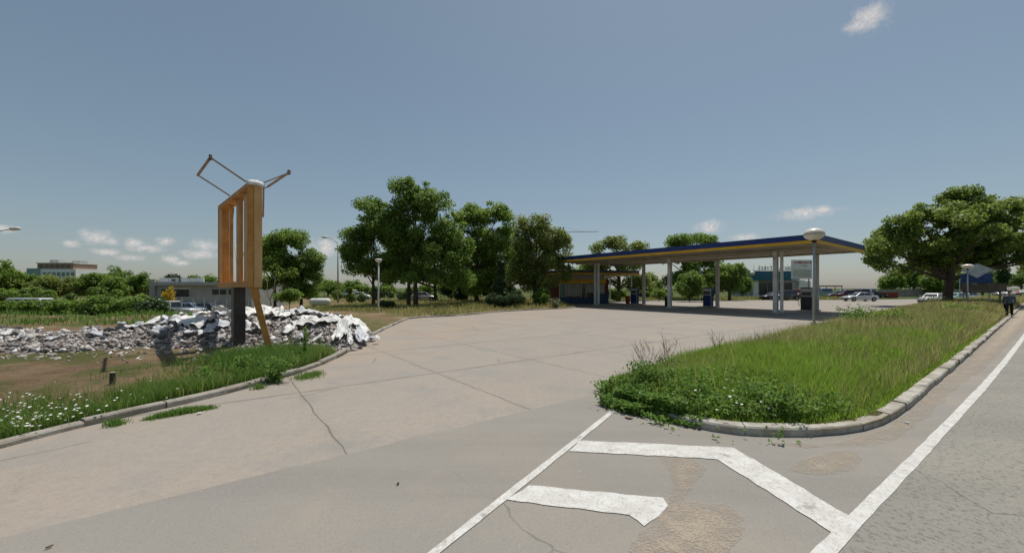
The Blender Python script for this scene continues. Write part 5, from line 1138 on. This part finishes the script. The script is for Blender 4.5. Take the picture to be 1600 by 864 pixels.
for i in range(7): w_ = bbox(ob, 'window', M_BLGL, (Wd*.36+i*1.75,-.02,7.4),(1.2,.1,1.5)); bbox(ob, 'sill', M_GALV, (Wd*.36+i*1.75,-.08,6.6),(1.3,.14,.1))
for i in range(6): bbox(ob, 'window', M_DARKG, (Wd*.26+i*2.0,.47,10.5),(1.2,.1,1.0))
Y = 90; xl = PX(1170,Y); xr = PX(1259,Y); Wd = xr-xl; tb = thing('teal_building', 'shop building with a teal fascia and roof letters beyond the forecourt', 'building', (xl,Y,0), 0)
bbox(tb, 'wall', M_GREYW, (Wd*.5,4,2.0),(Wd-.3,8,3.9)); bbox(tb, 'fascia', M_TEAL, (Wd*.5-.9,3.4,5.0),(Wd-1.8,8,2.0)); bbox(tb, 'awning', M_TEAL, (Wd*.27,-.9,4.1),(Wd*.52,.6,.5))
for i, x in enumerate((3.3,5.2,7.1,9.0)): w_ = bbox(tb, 'shop_window', M_DARKG, (x,-.03,1.9),(1.75,.08,2.9)); bbox(tb, 'mullion', M_GALV, (x+.94,-.05,1.9),(.08,.12,2.9))
bbox(tb, 'pillar', M_WHITEW, (1.4,-.2,1.95),(1.1,.4,3.8)); bbox(tb, 'white_wing', M_WHITEW, (Wd-.55,1.0,2.1),(2.6,3,3.1))
def text_mesh(name, body, size, m, par, loc, rot, ext=.03, mirror=False):
    cu = bpy.data.curves.new('t', 'FONT'); cu.body = body; cu.size = size; cu.extrude = ext; cu.align_x = 'CENTER'; cu.resolution_u = 3
    to = bpy.data.objects.new('t', cu); C.objects.link(to); me = bpy.data.meshes.new_from_object(to.evaluated_get(bpy.context.evaluated_depsgraph_get()))
    bpy.data.objects.remove(to)
    if mirror:
        for v in me.vertices: v.co.x = -v.co.x
        me.flip_normals()
    me.name = name; ob_ = link(name, me, m, par); ob_.location = loc; ob_.rotation_euler = rot; return ob_
M_LET = mat('grey_letter_metal', (.33,.34,.34), .7); M_REDL = mat('red_letter_paint', (.50,.03,.05), .6)
text_mesh('roof_lettering', 'AMERICAN TYRES', 1.25, M_LET, tb, (Wd*.52,-.4,6.15), (PI/2,0,0), .06, True)
mb = MB()
for i in range(9): mb.bar((1.0+i*1.3,-.3,5.9),(1.0+i*1.3,-.3,7.4),.05)
mb.bar((.6,-.25,6.2),(12.2,-.25,6.2),.06); mb.build('lettering_frame', M_GALV, tb)
bx = PX(1252.5,84); bb = thing('billboard', 'white hoarding with a red line of letters beside the teal building', 'billboard', (bx,84,0), 0)
bbox(bb, 'board', M_WHITEW, (0,0,6.1),(4.4,.18,4.1)); bbox(bb, 'lower_field', mat('pale_green_field',(.60,.62,.54),.8), (0,-.1,5.25),(3.9,.015,1.6))
text_mesh('red_lettering', 'LUBRI-JACK', .74, M_REDL, bb, (.25,-.12,7.35), (PI/2,0,-.0), .02)
mb = MB(); mb.box((.6,-.1,6.85),(1.1,.012,.12)); mb.build('small_line', M_LET, bb)
for sx_ in (-1.7,1.7): bbox(bb, 'post', M_GALV, (sx_,.2,2.1),(.18,.18,4.2))
Y = 96; st_ = thing('market_stall', 'open stall with a dark red roof on posts beyond the forecourt', 'stall', (PX(1298,Y),Y,0))
bbox(st_, 'roof', P_RED, (0,0,2.55),(4.0,2.2,.28)); bbox(st_, 'counter', P_TEA, (-.4,-.4,.6),(4.6,1.4,1.2))
for a_ in (-1.9,1.9):
    for b_ in (-1,1): bbox(st_, 'post', M_BLACK, (a_,b_,1.2),(.1,.1,2.4))
fw = thing('long_wall', 'long weathered grey wall behind the cars right of the silver sedan', 'wall', (PX(1372,92),92,0), .10); L_ = PX(1480,100)-PX(1372,92)
bbox(fw, 'wall_panel', mat('weathered_grey_boards',(.33,.30,.27),.9,(.24,.21,.19),1.2), (L_/2,0,.85),(L_,.15,1.7)); bbox(fw, 'coping', M_GREYW, (L_/2,0,1.73),(L_,.25,.08))
rc_ = thing('red_container', 'rusty red low container before the long grey wall', 'container', (PX(1389,82),82,0), .1); bbox(rc_, 'box', mat('rust_red_steel',(.28,.055,.03),.8), (0,0,.6),(2.6,1.4,1.1)); bbox(rc_, 'lid', M_BLACK, (0,0,1.18),(2.66,1.46,.06)); bbox(rc_, 'skid', M_BLACK, (0,-.72,.05),(2.4,.06,.1))
hs_ = thing('small_house', 'small house with a red roof right of the big trunk', 'house', (PX(1494,115),115,0)); bbox(hs_, 'wall', M_WHITEW, (0,2,1.2),(3.8,4,2.4)); mb = MB(); mb.add([(-2.2,-.3,2.4),(2.2,-.3,2.4),(2.2,4.3,2.4),(-2.2,4.3,2.4),(-1.6,2,3.7),(1.6,2,3.7)],[(0,1,5,4),(2,3,4,5),(1,2,5),(3,0,4),(0,3,2,1)]); mb.build('roof', mat('red_roof_tiles',(.30,.10,.07),.85), hs_); bbox(hs_, 'window', M_DARKG, (0,-.02,1.4),(.9,.06,.8))
# mesh fences
def mesh_fence(label, p0, p1, h, n, z0=.1):
    a = Vector((*p0,0)); b = Vector((*p1,0)); z0 = min(lz(*p0),lz(*p1)); t = thing('mesh_fence', label, 'fence', (p0[0],p0[1],z0), math.atan2(b.y-a.y,b.x-a.x)); L = (b-a).length
    for i in range(n+1): mb = MB(); mb.box((L*i/n,0,h/2),(.07,.07,h)); mb.build('post', M_GALV, t)
    mb = MB(); mb.bar((0,0,h-.03),(L,0,h-.03),.05); mb.bar((0,0,.1),(L,0,.1),.03)
    k = int(L/.5)
    for i in range(k): mb.bar((L*i/k,0,.1),(L*min(i+2,k)/k,0,h-.05),.012); mb.bar((L*min(i+2,k)/k,0,.1),(L*i/k,0,h-.05),.012)
    mb.build('wire_mesh', M_GALV, t)
mesh_fence('wire mesh fence before the grey building', (PX(284,45),45), (PX(405,46),46), 2.2, 7)
mesh_fence('wire mesh fence behind the trunks of the tree group', (PX(556,58),58), (PX(705,60),60), 1.9, 9)
# crane far behind the kiosk
cr_ = thing('tower_crane', 'thin distant crane jib sticking out behind the olive tree', 'crane', (PX(880,300),300,0)); mb = MB(); zj = PZ(363,300)
mb.bar((0,0,0),(0,0,zj+4),.9); mb.build('mast', M_GALV, cr_); mb = MB(); mb.bar((-9,0,zj),(27,0,zj+.5),.45,.35); mb.bar((0,0,zj+4),(16,0,zj+.4),.12); mb.build('jib', M_GALV, cr_); mb = MB(); mb.box((-8,0,zj-1),(2.4,1,1.6)); mb.build('counterweight', M_GREYW, cr_)
# signs near the road
sx0 = PX(1526,40); s1 = thing('road_sign', 'blue sign board with a large pale rhombus over its top', 'sign', (sx0,40,0), -.55); bbox(s1, 'board', mat('deep_blue_sign_paint',(.03,.07,.20),.5), (0,0,3.1),(2.2,.08,1.0))
mb = MB(); mb.add([(-1.15,-.05,3.98),(0,-.05,3.12),(1.15,-.05,3.98),(0,-.05,4.6),(-1.15,-.085,3.98),(0,-.085,3.12),(1.15,-.085,3.98),(0,-.085,4.6)],[(0,1,2,3),(7,6,5,4),(0,1,5,4),(1,2,6,5),(2,3,7,6),(3,0,4,7)]); mb.build('rhombus', mat('pale_grey_panel',(.50,.53,.55),.6), s1)
for a_ in (-.9,.9): bbox(s1, 'post', M_GALV, (a_,.09,1.75),(.09,.09,3.5))
b1 = thing('notice_board', 'wide brown notice board on two posts below the blue sign', 'board', (PX(1537,38.6),38.6,0), -.55); bbox(b1, 'panel', mat('brown_board_paint',(.12,.105,.075),.8,(.085,.06,.045),1.5), (0,0,2.15),(3.0,.08,.78)); bbox(b1, 'dark_rail', M_BLACK, (-.3,-.01,1.68),(2.2,.09,.14))
for a_ in (-1.1,1.1): bbox(b1, 'post', M_RUBD, (a_,.08,1.05),(.12,.08,2.1))

# ------------------------------------------------------------------ the walking person
def skin_fig(name, verts, edges, m, parent=None, sub=2, root=0):
    me = bpy.data.meshes.new(name); me.from_pydata([v[:3] for v in verts], edges, []); o_ = link(name, me, m, parent)
    md = o_.modifiers.new('skin','SKIN'); sd = me.skin_vertices[0].data
    for i, v in enumerate(verts): sd[i].radius = (v[3], v[4] if len(v) > 4 else v[3]); sd[i].use_root = (i == root)
    md.use_smooth_shade = True; s_ = o_.modifiers.new('smooth','SUBSURF'); s_.levels = sub; s_.render_levels = sub; return o_
px_, py_ = PX(1577,28.0), 28.0
pe = thing('person', 'person in slate blue shirt and black trousers walking beside the kerb', 'person', (px_,py_,.02), math.atan2(.6,.8)-PI/2); pe.scale = (1.06,1.06,1.06)
# local frame: faces +y (walking away along the road), x to the right
bv = [(0,0,.95,.15,.11),(0,0,1.10,.14,.10),(0,.01,1.28,.165,.115),(0,.015,1.42,.15,.09),(0,.02,1.50,.058),(0,.03,1.57,.06),(0,.035,1.64,.083,.098),(0,.03,1.73,.062,.075)]
be = [(0,1),(1,2),(2,3),(3,4),(4,5),(5,6),(6,7)]
nose = len(bv); bv += [(0,.12,1.645,.016),(.083,.03,1.64,.014,.022),(-.083,.03,1.64,.014,.022)]; be += [(6,nose),(6,nose+1),(6,nose+2)]
for s in (-1,1):
    i0 = len(bv); sw = .12*s
    bv += [(s*.19,.01,1.40,.062),(s*.24,.02-sw*.5,1.13,.048),(s*.25,.10+sw*.6,.90,.033),(s*.255,.13+sw*.6,.84,.036,.022)]; be += [(3,i0),(i0,i0+1),(i0+1,i0+2),(i0+2,i0+3)]
    palm = i0+3
    for f, (dx, dy, ln) in enumerate(((.026,.02,.075),(.009,.03,.088),(-.009,.03,.083),(-.026,.02,.066))):
        j = len(bv); b_ = bv[palm]; bv += [(b_[0]-s*.01, b_[1]+dx, b_[2]-.05, .0085),(b_[0]-s*.02, b_[1]+dx+.012, b_[2]-.05-ln*.5, .008),(b_[0]-s*.045, b_[1]+dx+.02, b_[2]-.05-ln*.85, .007)]; be += [(palm,j),(j,j+1),(j+1,j+2)]
    j = len(bv); b_ = bv[palm]; bv += [(b_[0]-s*.025,b_[1]+.035,b_[2]-.01,.010),(b_[0]-s*.035,b_[1]+.055,b_[2]-.05,.009)]; be += [(palm,j),(j,j+1)]
    i1 = len(bv); st2 = .20*s
    bv += [(s*.09,0,.88,.088),(s*.10,.02+st2*.6,.50,.058),(s*.10,st2*1.15-.06*(s<0),.09,.04),(s*.11,st2*1.15+.12,.035,.042,.03)]; be += [(0,i1),(i1,i1+1),(i1+1,i1+2),(i1+2,i1+3)]
skin_fig('body', bv, be, M_SKIN, pe)
tv = [(0,0,.86,.172,.135),(0,0,.98,.170,.132),(0,0,1.12,.16,.125),(0,.01,1.28,.185,.138),(0,.012,1.42,.165,.11),(0,.02,1.475,.078,.075)]; te = [(0,1),(1,2),(2,3),(3,4),(4,5)]
for s in (-1,1):
    i0 = len(tv); sw = .12*s; tv += [(s*.195,.01,1.39,.078),(s*.24,.02-sw*.5,1.13,.064),(s*.248,.08+sw*.5,.95,.052)]; te += [(4,i0),(i0,i0+1),(i0+1,i0+2)]
skin_fig('shirt', tv, te, M_JACKET, pe)
lv = [(0,0,.97,.155,.125),(0,0,1.06,.15,.12)]; le = [(0,1)]
for s in (-1,1):
    i0 = len(lv); st2 = .20*s; lv += [(s*.09,0,.86,.105),(s*.10,.02+st2*.6,.50,.078),(s*.10,st2*1.1-.05*(s<0),.12,.066)]; le += [(0,i0),(i0,i0+1),(i0+1,i0+2)]
skin_fig('trousers', lv, le, M_TROUS, pe)
skin_fig('hair', [(0,.005,1.66,.088,.092),(0,.015,1.735,.074,.084),(0,.02,1.76,.05,.06)], [(0,1),(1,2)], M_HAIR, pe)
for s in (-1,1):
    st2 = .20*s; mb = MB(); y_ = st2*1.15-.06*(s<0); mb.tube([(s*.10,y_-.07,.045),(s*.105,y_+.02,.055),(s*.11,y_+.13,.04),(s*.112,y_+.20,.03)],[.045,.056,.05,.025],10); mb.build('shoe', M_WHITE, pe, True)
    mb = MB(); mb.lathe([(.006,-.006),(.012,0),(.006,.006)], (s*.033,.118,1.665), 8); mb.build('eye', M_BLACK, pe)
bg_ = thing('shoulder_bag', 'dark bag hanging at the side of the walking person', 'bag', (px_-.30,py_-.10,.0), math.atan2(.6,.8)-PI/2); mb = MB(); mb.box((-.04,0,.82),(.20,.42,.36)); mb.build('pouch', M_TROUS, bg_, bevel=.05)
mb = MB(); mb.tube([(-.02,-.16,1.0),(-.0,-.08,1.18),(.02,.06,1.18),(-.02,.16,1.0)],.014,6); mb.build('strap', M_BLACK, bg_)
# a little litter on the pavings
def litter(label, px, py, w, m, cat='scrap'):
    q = G(px,py); mb = MB(); n = 7; mb.prism([(math.cos(2*PI*i/n)*w*random.uniform(.6,1.1), math.sin(2*PI*i/n)*w*.5*random.uniform(.6,1.2)) for i in range(n)], .0, .012); o_ = mb.build('litter', m); o_.location = (*q,.016); o_.rotation_euler = (.05,.06,random.random()*6); tag(o_, label, cat)
litter('dark twig lying on the bare asphalt lane below the concrete joint', 622, 758, .022, M_BLACK); litter('small brown leaf flat on the asphalt at the lower photo edge', 78, 857, .022, M_DRY)
litter('crushed white paper by the end of the grass strip at the kerb', 312, 647, .06, M_WHITE); litter('white scrap of paper before the weedy tip of the island', 1018, 661, .04, M_WHITE); litter('brown flattened clod between the white line end and the weedy tip', 982, 654, .08, M_DRY)
litter('pale stone lying on the sand beside the whitened kerb', 1417, 662, .035, M_WHITE)
print('all done')
